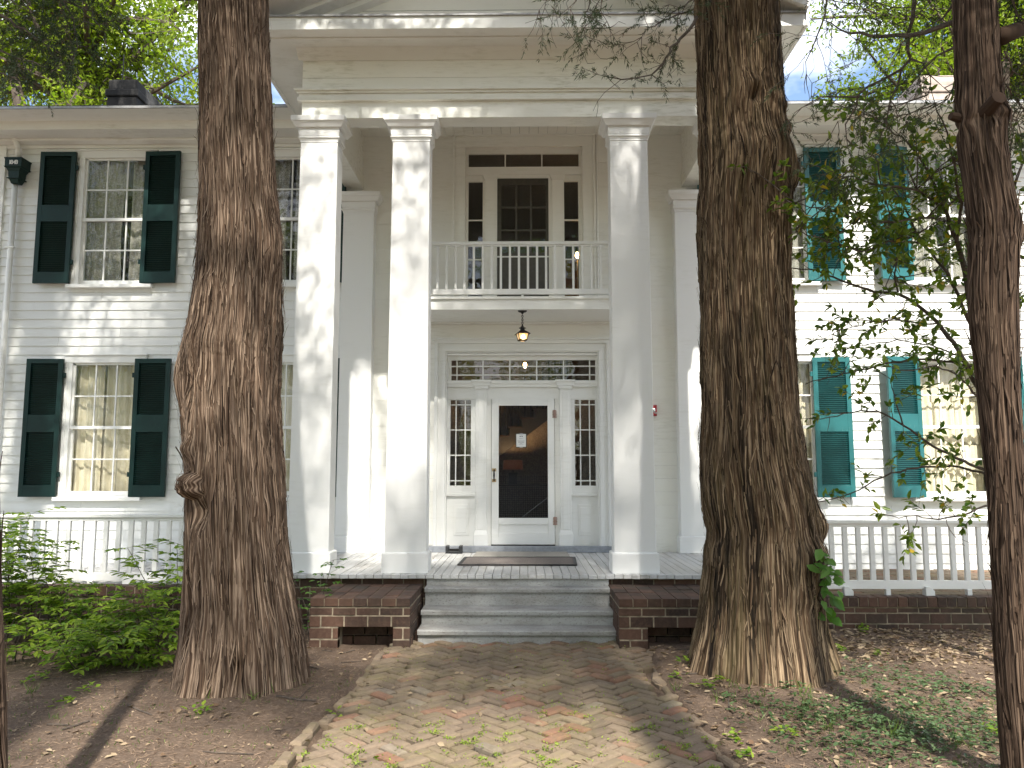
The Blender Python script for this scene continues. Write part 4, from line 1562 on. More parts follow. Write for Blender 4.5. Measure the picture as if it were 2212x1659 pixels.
for (f, w2, h2) in ((.80, .15, .030),): 
    mb.box(xm_ - W_ * w2, xm_ - W_ * w2 * .35, ny_ - .0042, ny_ - .003, nz0 + H_ * f - H_ * h2, nz0 + H_ * f + H_ * h2)
    mb.box(xm_ + W_ * w2 * .35, xm_ + W_ * w2, ny_ - .0042, ny_ - .003, nz0 + H_ * f - H_ * h2, nz0 + H_ * f + H_ * h2)
    mb.box(xm_ - W_ * w2 * .9, xm_ + W_ * w2 * .9, ny_ - .0042, ny_ - .003, nz0 + H_ * (f + h2 / H_ * 0) + H_ * h2, nz0 + H_ * f + H_ * h2 * 1.5)
mb.build('emblem', M['ink_black'], t)
mb = MB()
for (f, w2, h2) in ((.645, .2, .012), (.46, .36, .016), (.385, .27, .012), (.34, .32, .012), (.27, .11, .011), (.225, .22, .010)):
    x = xm_ - W_ * w2
    while x < xm_ + W_ * w2:
        ww = random.uniform(.006, .014)
        mb.box(x, min(x + ww, xm_ + W_ * w2), ny_ - .0042, ny_ - .003, nz0 + H_ * (f - h2), nz0 + H_ * (f + h2)); x += ww + .003
mb.build('print', M['ink'], t)

# ---------------- hanging lantern
LD = 10.62
lx, lz1 = X(1128.5, 700, LD), zbs + .01
t = thing('lantern', (lx, LD, lz1), 'small black lantern with lit amber glass hanging on a chain below the balcony', 'lantern')
k = at(1128.5, 738, LD).z
sc_ = (Z(1128, 670, LD) - k)                    # whole height
zq = lambda f: Z(1128, 670, LD) - sc_ * f       # fraction down from the ceiling
mb = MB(); mb.lathe(lx, LD, [(.062, lz1), (.062, lz1 - .012), (.054, lz1 - .020), (.022, lz1 - .030), (.010, lz1 - .048)], 20); mb.build('ceiling_plate', M['iron'], t, smooth=True)
mb = MB()
za, zb = lz1 - .045, zq(.44)
n = 6
for i in range(n):
    zc_ = za + (zb - za) * (i + .5) / n
    hh = abs(za - zb) / n * .68
    pts = []
    for q in range(11):
        an = 2 * pi * q / 10
        o = .013 * cos(an)
        pts.append((lx + (o if i % 2 else 0), LD + (0 if i % 2 else o), zc_ + hh * sin(an)))
    mb.tube(pts, .004, 5)
mb.build('chain', M['iron'], t)
mb = MB()
mb.lathe(lx, LD, [(.004, zq(.43)), (.008, zq(.46)), (.016, zq(.515)), (.032, zq(.555)), (.050, zq(.567)), (.050, zq(.574)), (.030, zq(.58)), (.030, zq(.635))], 24)
mb.lathe(lx, LD, [(.034, zq(.625)), (.038, zq(.64)), (.132, zq(.76)), (.132, zq(.767)), (.10, zq(.755))], 4, 0, R(45 + 12))
ro = mb.build('roof', M['iron'], t)
mb = MB()
a0, a1, ph = .100, .072, R(45 + 12)
zt_, zb_ = zq(.755), zq(.955)
cs = lambda r, z: [(lx + r * cos(ph + q * pi / 2), LD + r * sin(ph + q * pi / 2), z) for q in range(4)]
for q in range(4): mb.tube([cs(a0, zt_)[q], cs(a1, zb_)[q]], .006, 5)
for q in range(4): mb.tube([cs(a1, zb_)[q], cs(a1, zb_)[(q + 1) % 4]], .009, 5)
mb.lathe(lx, LD, [(.040, zb_), (.040, zq(.985)), (.036, zq(.985)), (.036, zb_)], 20)
mb.build('frame', M['iron'], t)
mb = MB()
A, B = cs(a0 - .006, zt_), cs(a1 - .004, zb_)
for q in range(4): mb.quad(A[q], A[(q + 1) % 4], B[(q + 1) % 4], B[q])
mb.lathe(lx, LD, [(.034, zb_ - .004), (.028, zq(.99)), (.01, zq(1.0))], 16)
mb.build('glass_panel', M['lamp_glass'], t)
mb = MB(); mb.lathe(lx + .012, LD - .058, [(.006, zq(.80)), (.020, zq(.85)), (.027, zq(.885)), (.02, zq(.925)), (.006, zq(.935))], 14); mb.build('bulb', M['bulb'], t, smooth=True)

# ---------------- inside the hall: lamp on a side table, staircase, ceiling light; a wall lamp upstairs
hy = 14.6
la = at(1108, 1000, hy)
ztab = at(1108, 1046, hy).z
t = thing('side_table', (la.x + .1, hy, ZF), 'dark side table in the hall behind the screen door', 'table')
mb = MB(); mb.box(la.x - .5, la.x + .7, hy - .22, hy + .22, ztab - .03, ztab); mb.build('tabletop', M['dark_wood'], t)
for xx in (la.x - .45, la.x + .65):
    for yy in (hy - .18, hy + .18):
        mb = MB(); mb.box(xx - .025, xx + .025, yy - .025, yy + .025, ZF + .002, ztab - .03); mb.build('leg', M['dark_wood'], t)
t = thing('table_lamp', (la.x, hy, ztab), 'lit table lamp with dull red drum shade in the hall', 'lamp')
s0, s1 = at(1108, 1014, hy).z, at(1108, 994, hy).z
mb = MB(); mb.lathe(la.x, hy, [(.185, s0), (.175, s1), (.170, s1), (.18, s0)], 28); mb.build('lamp_shade', M['shade'], t, smooth=True)
mb = MB(); mb.box(la.x - .08, la.x + .08, hy - .05, hy + .05, ztab + .001, s0 - .06); mb.tube([(la.x, hy, s0 - .06), (la.x, hy, s1 + .03)], .008); mb.build('base', M['iron'], t)
mb = MB(); mb.lathe(la.x, hy, [(.01, s0 + .04), (.035, s0 + .07), (.03, s0 + .10), (.01, s0 + .12)], 12); mb.build('bulb', M['bulb'], t, smooth=True)
pl = bpy.data.lights.new('lamp_light', 'POINT'); pl.energy = 90; pl.color = (1.0, .62, .28); pl.shadow_soft_size = .04
po = bpy.data.objects.new('lamp_light', pl); po.location = (la.x, hy, s0 + .08); col.objects.link(po)
t = thing('staircase', (0, 15.0, ZF), 'dim grey staircase rising to the right in the hall', 'staircase')
p0 = at(1077, 981, 15.0); p1 = at(1183, 893, 15.0)
P_ = lambda px_, py_: (at(px_, py_, 15.0).x, at(px_, py_, 15.0).z)
lo0, lo1 = P_(1077, 987), P_(1114, 959)                      # sloping underside
sl_ = (lo1[1] - lo0[1]) / (lo1[0] - lo0[0])
n0, n1 = P_(1077, 944), P_(1156, 886)                        # line of the nosings
run, rise = (n1[0] - n0[0]) / 3, (n1[1] - n0[1]) / 3
low = lambda x: lo0[1] + sl_ * (x - lo0[0])
mb = MB()
for k_ in range(-2, 6):
    xa, za = n0[0] + (k_ - .1) * run, n0[1] + k_ * rise
    p = [(xa, low(xa)), (xa + run, low(xa + run)), (xa + run, za), (xa, za)]
    mb.extry(p, 14.95, 15.19)
mb.build('stringer', M['stair'], t)
for k_ in range(-2, 6):
    xa, za = n0[0] + (k_ - .1) * run, n0[1] + k_ * rise
    mb = MB(); mb.box(xa - .03, xa + run, 14.92, 15.19, za + .001, za + .03); mb.build('tread', M['dark_wood'], t)
    for q_ in (.25, .75):
        mb = MB(); mb.box(xa + run * q_ - .012, xa + run * q_ + .012, 15.0, 15.024, za + .031, min(za + .85, 3.98)); mb.build('baluster', M['stair'], t)
mb = MB(); mb.box(n0[0] - 2 * run, n0[0] + 6 * run, 15.192, 15.198, low(n0[0] + .2), 3.98); mb.build('backing', M['stair'], t) if False else None
t = thing('ceiling_light', at(1134, 790, 13.6), 'small lit globe light seen through the transom over the screen door', 'light')
q = at(1134, 789, 13.6)
mb = MB(); mb.lathe(q.x, 13.6, [(.01, q.z - .05), (.028, q.z - .03), (.032, q.z), (.025, q.z + .04), (.01, q.z + .05)], 14); mb.build('globe', M['bulb'], t, smooth=True)
mb = MB(); mb.tube([(q.x, 13.6, q.z + .07), (q.x, 13.6, 4.01)], .012); mb.build('stem', M['brass'], t)
q = at(1247, 552, 12.6)
t = thing('wall_lamp', (q.x, 12.6, 4.11), 'small lit lamp upstairs behind the right sidelight of the balcony door', 'lamp')
mb = MB(); mb.lathe(q.x, 12.6, [(.01, q.z - .05), (.032, q.z - .02), (.035, q.z + .01), (.02, q.z + .05), (.006, q.z + .06)], 14); mb.build('bulb', M['bulb'], t, smooth=True)
mb = MB(); mb.tube([(q.x, 12.6, q.z - .05), (q.x, 12.6, 4.11)], .012); mb.lathe(q.x, 12.6, [(.08, 4.101), (.08, 4.12), (.02, 4.14)], 16); mb.build('stand', M['brass'], t)
pl = bpy.data.lights.new('lamp_light', 'POINT'); pl.energy = 2.5; pl.color = (1.0, .58, .25); pl.shadow_soft_size = .04
po = bpy.data.objects.new('lamp_light', pl); po.location = (q.x, 12.55, q.z); col.objects.link(po)

# ================================================================== TREES
def prof_from(rows, D):
    """silhouette rows (y, left, right) in the picture -> heights, centres, radii"""
    z, c, r = [], [], []
    for y, a, b in rows:
        p, q = at(a, y, D), at(b, y, D)
        z.append(p.z); c.append((p.x + q.x) / 2); r.append((q.x - p.x) / 2)
    o = np.argsort(z)
    return np.array(z)[o], np.array(c)[o], np.array(r)[o]


def smooth_interp(zz, z, v):
    y = np.interp(zz, z, v)
    k = np.ones(5) / 5
    return np.convolve(np.pad(y, 2, 'edge'), k, 'valid')


def trunk(name, parent, mat, z, cx_, rr, cy0, ztop, rtop, seed, nth=380, dz=.012, relief=1.0, bumps=(), flutes=(), lean=(0, 0), strips=900, top_detail=6.2):
    """a bark-covered trunk; relief is real geometry: fibres, ridges, lobes, burls"""
    zlo, zhi = z[0] - .12, z[-1]
    zs_ = np.concatenate([np.arange(zlo, min(zhi, top_detail), dz), np.arange(min(zhi, top_detail), ztop, .12)])
    zz_all = np.concatenate([z, [ztop]])
    ca_ = np.concatenate([cx_, [cx_[-1] + lean[0]]])
    ra_ = np.concatenate([rr, [rtop]])
    C = smooth_interp(zs_, zz_all, ca_)
    Rr = smooth_interp(zs_, zz_all, ra_)
    th = np.linspace(-pi, pi, nth + 1)
    T, H = np.meshgrid(th, zs_)
    rb = Rr[:, None] * np.ones_like(T)
    rm = float(np.median(rr))
    U_ = T * rm
    # fibres wander, and flow round the burls
    W = U_ + .10 * (fbm(U_ * 1.5 + 40, H * .6, seed + 3, 2) - .5) + .010 * (fbm(U_ * 6 + 9, H * 1.2, seed + 5, 2) - .5)
    for (bt, bz, amp, st, sz) in bumps:
        g_ = np.exp(-((T - bt) / (st * 1.6)) ** 2 - ((H - bz) / (sz * 1.6)) ** 2)
        W = W + np.tanh((T - bt) / (st * .7)) * g_ * .035
    def ridge(fx, fy, s):
        n_ = fbm(W * fx + 100, H * fy + s * 3.1, seed + s, 3)
        return 1 - np.abs(2 * n_ - 1) * 2
    d = .030 * (fbm(W * 3.2 + 50, H * .45, seed + 1, 3) - .5) * 2
    d = d + .011 * ridge(13, .45, 11) + .009 * ridge(34, .9, 13) + .006 * (fbm(W * 85 + 50, H * 2.4, seed + 17, 3) - .5) * 2
    brk = fbm(W * 14 + 7, H * 5, seed + 23, 3)                    # flakes broken across
    d = d + .006 * (brk > .56) * (ridge(48, 1.4, 29) > .25)
    d = d * relief * np.clip(rb / .38, .35, 1.1)
    for (bt, bz, amp, st, sz) in bumps:
        dt = (T - bt + pi) % (2 * pi) - pi
        g_ = np.exp(-(dt / st) ** 2 - ((H - bz) / sz) ** 2)
        if amp > .1: g_ = np.sqrt(np.clip(1 - (dt / st) ** 2 - ((H - bz) / sz) ** 2, 0, 1)) ** 1.3
        d = d + amp * g_ * (1 + (.9 if amp > .1 else .25) * (fbm(U_ * 26, H * 26, seed + 31, 3) - .5) * (amp > 0))
    base = np.exp(-np.maximum(H - z[0], 0) / .38)
    for (ft, fw, amp) in flutes:
        dt = (T - ft + pi) % (2 * pi) - pi
        d = d + amp * base * np.exp(-(dt / fw) ** 2)
    d = d + base * .05 * (fbm(W * 6 + 3, H * .5, seed + 37, 2) - .5) * 2
    d = d - np.percentile(d, 90, axis=1, keepdims=True)
    rad = rb + d
    XX = C[:, None] + rad * np.sin(T)
    YY = cy0 + lean[1] * (H - z[0]) / 5.0 - rad * np.cos(T)
    nz_, nt_ = T.shape
    id_ = np.arange(nz_ * nt_).reshape(nz_, nt_)
    Fq = np.stack([id_[:-1, :-1], id_[:-1, 1:], id_[1:, 1:], id_[1:, :-1]], -1).reshape(-1, 4)
    V = np.stack([XX, YY, H], -1).reshape(-1, 3)
    uv = np.stack([W, H], -1).reshape(-1, 2)
    # loose ribbons of bark, ends curling away from the trunk
    r_ = np.random.default_rng(seed)
    SV, SF, SU = [], [], []
    b0 = len(V)
    zmax = min(zhi, top_detail) - .4
    for i in range(strips):
        t0 = r_.uniform(-1.75, 1.75)
        h0 = r_.uniform(z[0] + .15, zmax)
        Ls = r_.uniform(.08, .42); ws = r_.uniform(.003, .010)
        lift0, lift1 = r_.uniform(0, .035) ** 1.0, r_.uniform(0, .05)
        if r_.random() < .5: lift0 *= .1
        if r_.random() < .6: lift1 *= .15
        slant = r_.normal(0, .05)
        n_ = 5
        for k in range(n_ + 1):
            s = k / n_
            hh = h0 + Ls * s
            iz = int(np.clip((hh - zlo) / dz, 0, nz_ - 1)); it = int((t0 + slant * s + pi) / (2 * pi) * nth)
            rd = rad[iz, it] + .004 + lift0 * (1 - s) ** 2 * 1.0 + lift1 * s ** 3
            tt = t0 + slant * s
            wk = ws * (1 - .6 * abs(2 * s - 1) ** 2)
            for q in (-1, 1):
                ta = tt + q * wk / rd
                SV.append((C[iz] + rd * np.sin(ta), cy0 + lean[1] * (hh - z[0]) / 5.0 - rd * np.cos(ta), hh))
                SU.append((t0 * rm + q * wk + i * .37, hh))
        o = b0 + i * 2 * (n_ + 1)
        for k in range(n_):
            SF.append((o + 2 * k, o + 2 * k + 1, o + 2 * k + 3, o + 2 * k + 2))
    if strips:
        V = np.concatenate([V, np.array(SV)]); uv = np.concatenate([uv, np.array(SU)]); Fq = np.concatenate([Fq, np.array(SF)])
    b = BASE[parent.name]
    me = npmesh(name, V - np.array(b), Fq, 4, None, uv)
    return link(name, me, mat, parent, True)


def leaves(name, mat, parent, P, Dr, N, Ls, Ws, shape='ovate', rnd=None):
    """one mesh of many single leaves: positions, directions, normals, lengths, widths"""
    P, Dr, N = np.asarray(P), np.asarray(Dr), np.asarray(N)
    n = len(P)
    Dr = Dr / (np.linalg.norm(Dr, axis=1, keepdims=True) + 1e-9)
    S = np.cross(Dr, N); S /= (np.linalg.norm(S, axis=1, keepdims=True) + 1e-9)
    N = np.cross(S, Dr)
    Ls = np.broadcast_to(np.asarray(Ls, float), (n,))[:, None]; Ws = np.broadcast_to(np.asarray(Ws, float), (n,))[:, None]
    if rnd is None: rnd = rng.random(n)
    if shape == 'ovate':
        V = np.stack([P, P + Dr * Ls * .33 - S * Ws * .5 + N * Ws * .14, P + Dr * Ls * .70 - S * Ws * .36 + N * Ws * .10 - N * Ls * .03, P + Dr * Ls - N * Ls * .10,
                      P + Dr * Ls * .70 + S * Ws * .36 + N * Ws * .10 - N * Ls * .03, P + Dr * Ls * .33 + S * Ws * .5 + N * Ws * .14], 1)
        k = 6
        F_ = np.array([[0, 1, 2, 3], [0, 3, 4, 5]])
    elif shape == 'diamond':
        V = np.stack([P, P + Dr * Ls * .45 - S * Ws * .5, P + Dr * Ls, P + Dr * Ls * .45 + S * Ws * .5], 1)
        k = 4
        F_ = np.array([[0, 1, 2, 3]])
    else:                                       # blade: bends over at the tip
        V = np.stack([P - S * Ws * .5, P + S * Ws * .5, P + Dr * Ls * .55 + S * Ws * .4, P + Dr * Ls * .55 - S * Ws * .4,
                      P + Dr * Ls * .95 - N * Ls * .22 + S * Ws * .05, P + Dr * Ls * .95 - N * Ls * .22 - S * Ws * .05], 1)
        k = 6
        F_ = np.array([[0, 1, 2, 3], [3, 2, 4, 5]])
    F_ = (np.arange(n)[:, None, None] * k + F_[None]).reshape(-1, 4)
    b = np.array(BASE[parent.name]) if parent is not None else np.zeros(3)
    me = npmesh(name, V.reshape(-1, 3) - b, F_, 4, np.repeat(rnd, k))
    return link(name, me, mat, parent)


def unit(n, r=None):
    v = (r or rng).normal(size=(n, 3))
    return v / np.linalg.norm(v, axis=1, keepdims=True)


def in_view(P, m=60):
    """mask of points that fall inside the picture (so that crowns can be kept above it)"""
    P = np.asarray(P)
    q = P - np.array([0, 0, CAMZ])
    f = q @ np.array(_f)
    x = CX + F * (q @ np.array(_r)) / np.maximum(f, .01)
    y = CY - F * (q @ np.array(_u)) / np.maximum(f, .01)
    return (f > .05) & (x > -m) & (x < 2212 + m) & (y > -m) & (y < 1659 + m)


def walk(p0, d0, length, seg, r, bend=.25, up=0.0):
    """a wandering limb"""
    pts = [Vector(p0)]
    d = Vector(d0).normalized()
    n = max(2, int(length / seg))
    for i in range(n):
        d = (d + Vector(r.normal(0, bend, 3)) * .5 + Vector((0, 0, up))).normalized()
        pts.append(pts[-1] + d * (length / n))
    return pts


def crown_cedar(t, cx_, cy_, z0, z1, rad, nb, per, seed, droop=-.02, Ls=.15, Ws=.045, keep=None, thick=.05, taper=.72):
    """conical crown of limbs carrying clumps of scale-leaf sprays; nothing is left inside the picture"""
    r = np.random.default_rng(seed)
    mb = MB()
    P = []
    for i in range(nb):
        f = (i + r.random()) / nb
        z = z0 + (z1 - z0) * f
        a = r.uniform(0, 2 * pi)
        L_ = rad * (1.0 - taper * f) * r.uniform(.65, 1.12)
        pts = walk((cx_, cy_, z), (cos(a), sin(a), r.uniform(.05, .5)), L_, .4, r, .22, droop)
        A = np.array(pts)
        vis = in_view(A, 90)
        if keep is None and vis.any():
            cut = int(np.argmax(vis))
            pts = pts[:cut]
            if len(pts) < 3: continue
            A = np.array(pts)
        n = len(pts)
        mb.tube(pts, [thick * (1 - .85 * k / (n - 1)) + .004 for k in range(n)], 5)
        for k in range(1, n):
            s = k / (n - 1)
            for _ in range(2 if s > .25 else 1):
                c_ = A[k] + r.normal(0, .22 * (1 + rad * .1), 3) + np.array([0, 0, .05])
                m = int(per * r.uniform(.4, 1.5))
                q = r.normal(0, 1, (m, 3)) * np.array([.27, .27, .15]) + c_
                P.append(q)
    P = np.concatenate(P)
    if keep is None: P = P[~in_view(P, 40)]
    n = len(P)
    Dr = unit(n, r) + np.array([0, 0, -.25]); N = unit(n, r)
    mb.build('limb', M['twig'], t)
    leaves('crown', M['cedar_leaf'], t, P, Dr, N, r.uniform(.6, 1.4, n) * Ls, r.uniform(.6, 1.4, n) * Ws, 'diamond', r.random(n))


def spray(P, Dr, r, out, L=.16, n=26, w=.006, sag=.35):
    """a feathery cedar spray along Dr from P: thin scale-covered shoots"""
    P = np.array(P, float); Dr = np.array(Dr, float); Dr /= np.linalg.norm(Dr) + 1e-9
    s = r.random(n)
    side = unit(n, r)
    pos = P + Dr * (s * L)[:, None] + np.array([0, 0, -sag * L]) * (s ** 2)[:, None]
    d = Dr * .8 + side * .75 + np.array([0, 0, -.30])
    out.append((pos, d, r.uniform(.5, 1.2, n) * L * .42, np.full(n, w) * r.uniform(.7, 1.4, n)))


def bough(t, lines, D, seed, r0=.02, r1=.004, twig_every=.16, twig_len=.42, leafy=.8, bare=.0, mat=None, lmat=None, dense=1.0, L=.16, depth=.35, w=.006, name='branch'):
    """boughs that hang into the picture: traced limbs, side twigs, feathery sprays"""
    r = np.random.default_rng(seed)
    out = []
    for li in lines:
        mb = MB()
        px_ = li[0]; d0, d1 = (li[1], li[2]) if len(li) > 1 else (D, D)
        k = li[3] if len(li) > 3 else 1.0
        pts = [at(a, b, d0 + (d1 - d0) * i / (len(px_) - 1) + r.normal(0, .03)) for i, (a, b) in enumerate(px_)]
        # finer and a little crooked
        fine = []
        for p, q in zip(pts[:-1], pts[1:]):
            m = max(1, int((q - p).length / .09))
            for j in range(m):
                fine.append(p.lerp(q, j / m) + Vector(r.normal(0, .008, 3)))
        fine.append(pts[-1])
        n = len(fine)
        mb.tube(fine, [k * (r0 + (r1 - r0) * i / (n - 1)) for i in range(n)], 6)
        acc = 0.0
        for i in range(1, n):
            acc += (fine[i] - fine[i - 1]).length
            if acc < twig_every * r.uniform(.6, 1.3): continue
            acc = 0
            along = (fine[i] - fine[i - 1]).normalized()
            for _ in range(2):
                dv = (along * .6 + Vector(unit(1, r)[0]) * .95 + Vector((0, 0, -.12)))
                dv.y *= depth * 2
                tl = twig_len * r.uniform(.4, 1.2)
                tw = walk(fine[i], dv, tl, .07, r, .30, -.02)
                mb.tube(tw, [.0035 - .0022 * q / (len(tw) - 1) for q in range(len(tw))], 4)
                isl = r.random() > bare
                for q in range(1, len(tw)):
                    dd = (tw[q] - tw[q - 1]).normalized()
                    if isl and r.random() < leafy:
                        spray(tw[q], dd + Vector(unit(1, r)[0]) * .5, r, out, L * r.uniform(.7, 1.2), int(22 * dense), w)
                    if r.random() < .45:
                        s2 = walk(tw[q], dd + Vector(unit(1, r)[0]) * .8, tl * .45, .05, r, .35, -.02)
                        mb.tube(s2, [.002, ] * len(s2), 3)
                        if isl and r.random() < leafy:
                            spray(s2[-2], s2[-1] - s2[-2], r, out, L * r.uniform(.7, 1.2), int(22 * dense), w)
        mb.build(name, mat or M['twig'], t)
    if out:
        P = np.concatenate([o[0] for o in out]); d = np.concatenate([o[1] for o in out])
        leaves('foliage', lmat or M['cedar_leaf'], t, P, d, unit(len(P), r), np.concatenate([o[2] for o in out]), np.concatenate([o[3] for o in out]), 'diamond', r.random(len(P)))


# ------------------------------------------------------------ the two big cedars beside the path
rowsA = [(-90, 435, 577), (0, 435, 578), (100, 436, 580), (200, 436, 585), (300, 435, 589), (400, 436, 596), (500, 431, 607), (600, 426, 611), (700, 414, 612), (755, 402, 611),
         (850, 400, 609), (950, 404, 612), (1050, 408, 617), (1150, 408, 622), (1250, 408, 633), (1300, 407, 640), (1350, 402, 649), (1400, 397, 659), (1450, 388, 667), (1490, 379, 675), (1515, 372, 682)]
zA, cA, rA = prof_from(rowsA, DA)
tA = thing('cedar_tree', (cA[0], DA, 0), 'big reddish-brown cedar with a knobby burl on its trunk, left of the brick path', 'tree', 'cedars lining the path')
bz = lambda y: at(500, y, DA - .4).z
trunk('trunk', tA, M['bark_a'], zA - .0, cA, rA, DA, 18, .08, 71,
      bumps=((-.62, bz(1050), .125, .27, .105), (-.75, bz(970), .055, .16, .07), (-.45, bz(1110), -.10, .16, .10), (-1.15, bz(810), .06, .25, .22), (-.62, bz(830), -.06, .10, .20),
             (.42, bz(860), -.05, .10, .22), (.62, bz(420), -.035, .16, .10), (1.25, bz(520), .05, .25, .3), (.22, bz(1455), -.13, .11, .12), (.05, bz(1350), -.05, .15, .2), (-.70, bz(1330), -.07, .10, .25)),
      flutes=((-1.25, .35, .06), (-.55, .22, .07), (.55, .22, .05), (1.3, .3, .06), (-.15, .18, .05)), strips=1500, relief=1.15)
crown_cedar(tA, cA[-1], DA, 9.0, 18.5, 3.3, 64, 60, 101)

rowsB = [(-90, 1503, 1679), (0, 1503, 1680), (100, 1505, 1683), (200, 1506, 1686), (238, 1507, 1692), (260, 1507, 1690), (300, 1508, 1696), (345, 1507, 1712), (380, 1507, 1712), (430, 1505, 1705),
         (500, 1505, 1704), (600, 1508, 1706), (700, 1510, 1712), (800, 1511, 1718), (900, 1513, 1727), (1000, 1509, 1740), (1050, 1510, 1752), (1100, 1512, 1762), (1130, 1512, 1768),
         (1150, 1512, 1770), (1185, 1512, 1770), (1250, 1510, 1776), (1300, 1507, 1776), (1350, 1500, 1783), (1400, 1488, 1796), (1450, 1474, 1808), (1482, 1466, 1818)]
zB, cB, rB = prof_from(rowsB, DBt)
tB = thing('cedar_tree', (cB[0], DBt, 0), 'thickest cedar, mossy bark with black stains and a climbing vine, right of the brick path', 'tree', 'cedars lining the path')
bz = lambda y: at(1620, y, DBt - .4).z
trunk('trunk', tB, M['bark_b'], zB, cB, rB, DBt, 18.5, .08, 55,
      bumps=((.10, bz(200), -.06, .13, .06), (.10, bz(172), .045, .16, .06), (1.28, bz(1142), .085, .30, .13), (1.18, bz(1215), -.10, .20, .075), (.72, bz(1200), .09, .26, .17), (.80, bz(1292), -.06, .2, .06),
             (.78, bz(1302), .05, .16, .07), (1.5, bz(352), .06, .25, .14), (1.45, bz(240), .05, .2, .07), (-.55, bz(1000), -.05, .12, .8), (-.25, bz(560), -.06, .09, .9), (.28, bz(1180), .02, .2, .3), (1.0, bz(1400), -.09, .10, .22)),
      flutes=((-1.3, .30, .06), (-.7, .18, .05), (-.1, .22, .07), (.45, .2, .07), (.95, .2, .05), (1.4, .25, .08)), strips=1500, relief=1.15)
crown_cedar(tB, cB[-1], DBt, 9.5, 19, 3.2, 64, 60, 102)
bough(tB, [([(1506, 38), (1480, 73), (1453, 103), (1433, 140), (1407, 163), (1373, 173), (1340, 173), (1312, 166)], 6.7, 5.9, 1.0),
           ([(1500, 20), (1440, 40), (1400, 62), (1370, 95)], 6.7, 6.0, .5),
           ([(1300, -60), (1277, 0), (1267, 30), (1262, 75), (1250, 100)], 6.2, 5.9, .5), ([(1310, -50), (1300, 20), (1318, 60)], 6.2, 5.9, .4),
           ([(1200, -50), (1185, 0), (1165, 22)], 6.2, 5.9, .4), ([(1260, -50), (1245, 0), (1232, 20)], 6.2, 5.9, .4),
           ([(1540, -30), (1480, 10), (1430, 14)], 6.7, 6.2, .5)], 6.0, 7, .016, .003, .12, .30, .75, .25, L=.12, depth=.5)

# ------------------------------------------------------------ slimmer, darker cedar at the right edge
rowsC = [(-90, 2060, 2146), (0, 2063, 2150), (100, 2066, 2155), (200, 2068, 2161), (235, 2066, 2166), (255, 2067, 2170), (330, 2076, 2172), (400, 2086, 2183), (470, 2094, 2198), (500, 2095, 2201),
         (560, 2097, 2197), (620, 2095, 2195), (700, 2098, 2196), (800, 2108, 2199), (900, 2118, 2204), (1000, 2128, 2209), (1100, 2137, 2214), (1200, 2141, 2220), (1300, 2146, 2226), (1400, 2150, 2234),
         (1500, 2155, 2243), (1659, 2163, 2262), (1720, 2156, 2275)]
zC, cC, rC = prof_from(rowsC, DCt)
tC = thing('cedar_tree', (cC[0], DCt, 0), 'slim dark cedar with sawn branch stubs at the right edge of the view', 'tree', 'cedars lining the path')
bz = lambda y: at(2120, y, DCt - .15).z
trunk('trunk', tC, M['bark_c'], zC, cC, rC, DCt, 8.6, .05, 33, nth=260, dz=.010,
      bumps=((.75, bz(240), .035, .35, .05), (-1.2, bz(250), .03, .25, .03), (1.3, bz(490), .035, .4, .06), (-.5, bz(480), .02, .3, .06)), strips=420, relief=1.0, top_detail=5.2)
sb = MB()
p = at(2143, 222, DCt - .17); sb.tube([p + Vector((0, .10, -.03)), p + Vector((.01, -.05, .01))], [.045, .040], 12)
p = at(2066, 258, DCt); sb.tube([p + Vector((.05, 0, .0)), p + Vector((-.045, -.02, .012))], [.035, .022], 9)
sb.build('branch_stub', M['bark_c'], tC, smooth=False)
mb = MB(); q = [at(2158, 80, DCt), at(2190, 68, DCt + .2), at(2230, 55, DCt + .5), at(2290, 48, DCt + 1.0)]
mb.tube(q, [.055, .05, .045, .04], 10); mb.build('limb', M['bark_c'], tC, smooth=True)
crown_cedar(tC, cC[-1] + 1.9, DCt, 5.0, 8.2, 2.7, 60, 70, 103, taper=.3)
bough(tC, [([(2064, 47), (2007, 63), (1961, 75), (1907, 80), (1857, 78), (1811, 60), (1777, 43)], 4.6, 5.6, 1.0),
           ([(1990, -60), (1974, 0), (1974, 43), (1961, 73), (1961, 113), (1966, 125), (1944, 150), (1911, 170), (1874, 187), (1854, 207), (1848, 230), (1831, 267), (1829, 297), (1838, 313)], 5.3, 5.5, 1.0),
           ([(1966, 125), (1990, 138), (2010, 160), (2040, 190)], 5.3, 5.2, .5),
           ([(1944, 150), (1938, 187), (1928, 213), (1921, 253), (1901, 300)], 5.4, 5.4, .5),
           ([(1795, -50), (1788, 0), (1778, 37), (1764, 80), (1741, 133), (1741, 160), (1754, 180)], 5.5, 5.7, .5),
           ([(1854, 213), (1811, 210), (1771, 207), (1734, 233), (1701, 267)], 5.5, 5.7, .5),
           ([(2066, 5), (2034, 43), (1998, 63), (1950, 90)], 4.6, 5.2, .6),
           ([(2066, 100), (2020, 120), (1985, 165), (1990, 200)], 4.6, 5.0, .5)], 5.3, 17, .017, .003, .14, .38, .55, .35, L=.10, depth=.5, w=.005)
bough(tC, [([(1760, -60), (1790, 0), (1830, 8), (1880, 10)], 5.4, 5.2, .6), ([(1900, -60), (1890, 0), (1930, 12), (2010, 20)], 5.4, 5.0, .6),
           ([(2000, 205), (1960, 225), (1900, 232), (1860, 250), (1810, 262)], 5.6, 5.9, .6), ([(2060, 180), (2040, 215), (2000, 240), (1960, 262)], 5.4, 5.6, .6),
           ([(1900, 330), (1860, 350), (1800, 370), (1770, 360)], 5.9, 6.1, .4)],
      5.3, 18, .010, .003, .09, .26, .9, 0, L=.12, depth=.5, w=.006)
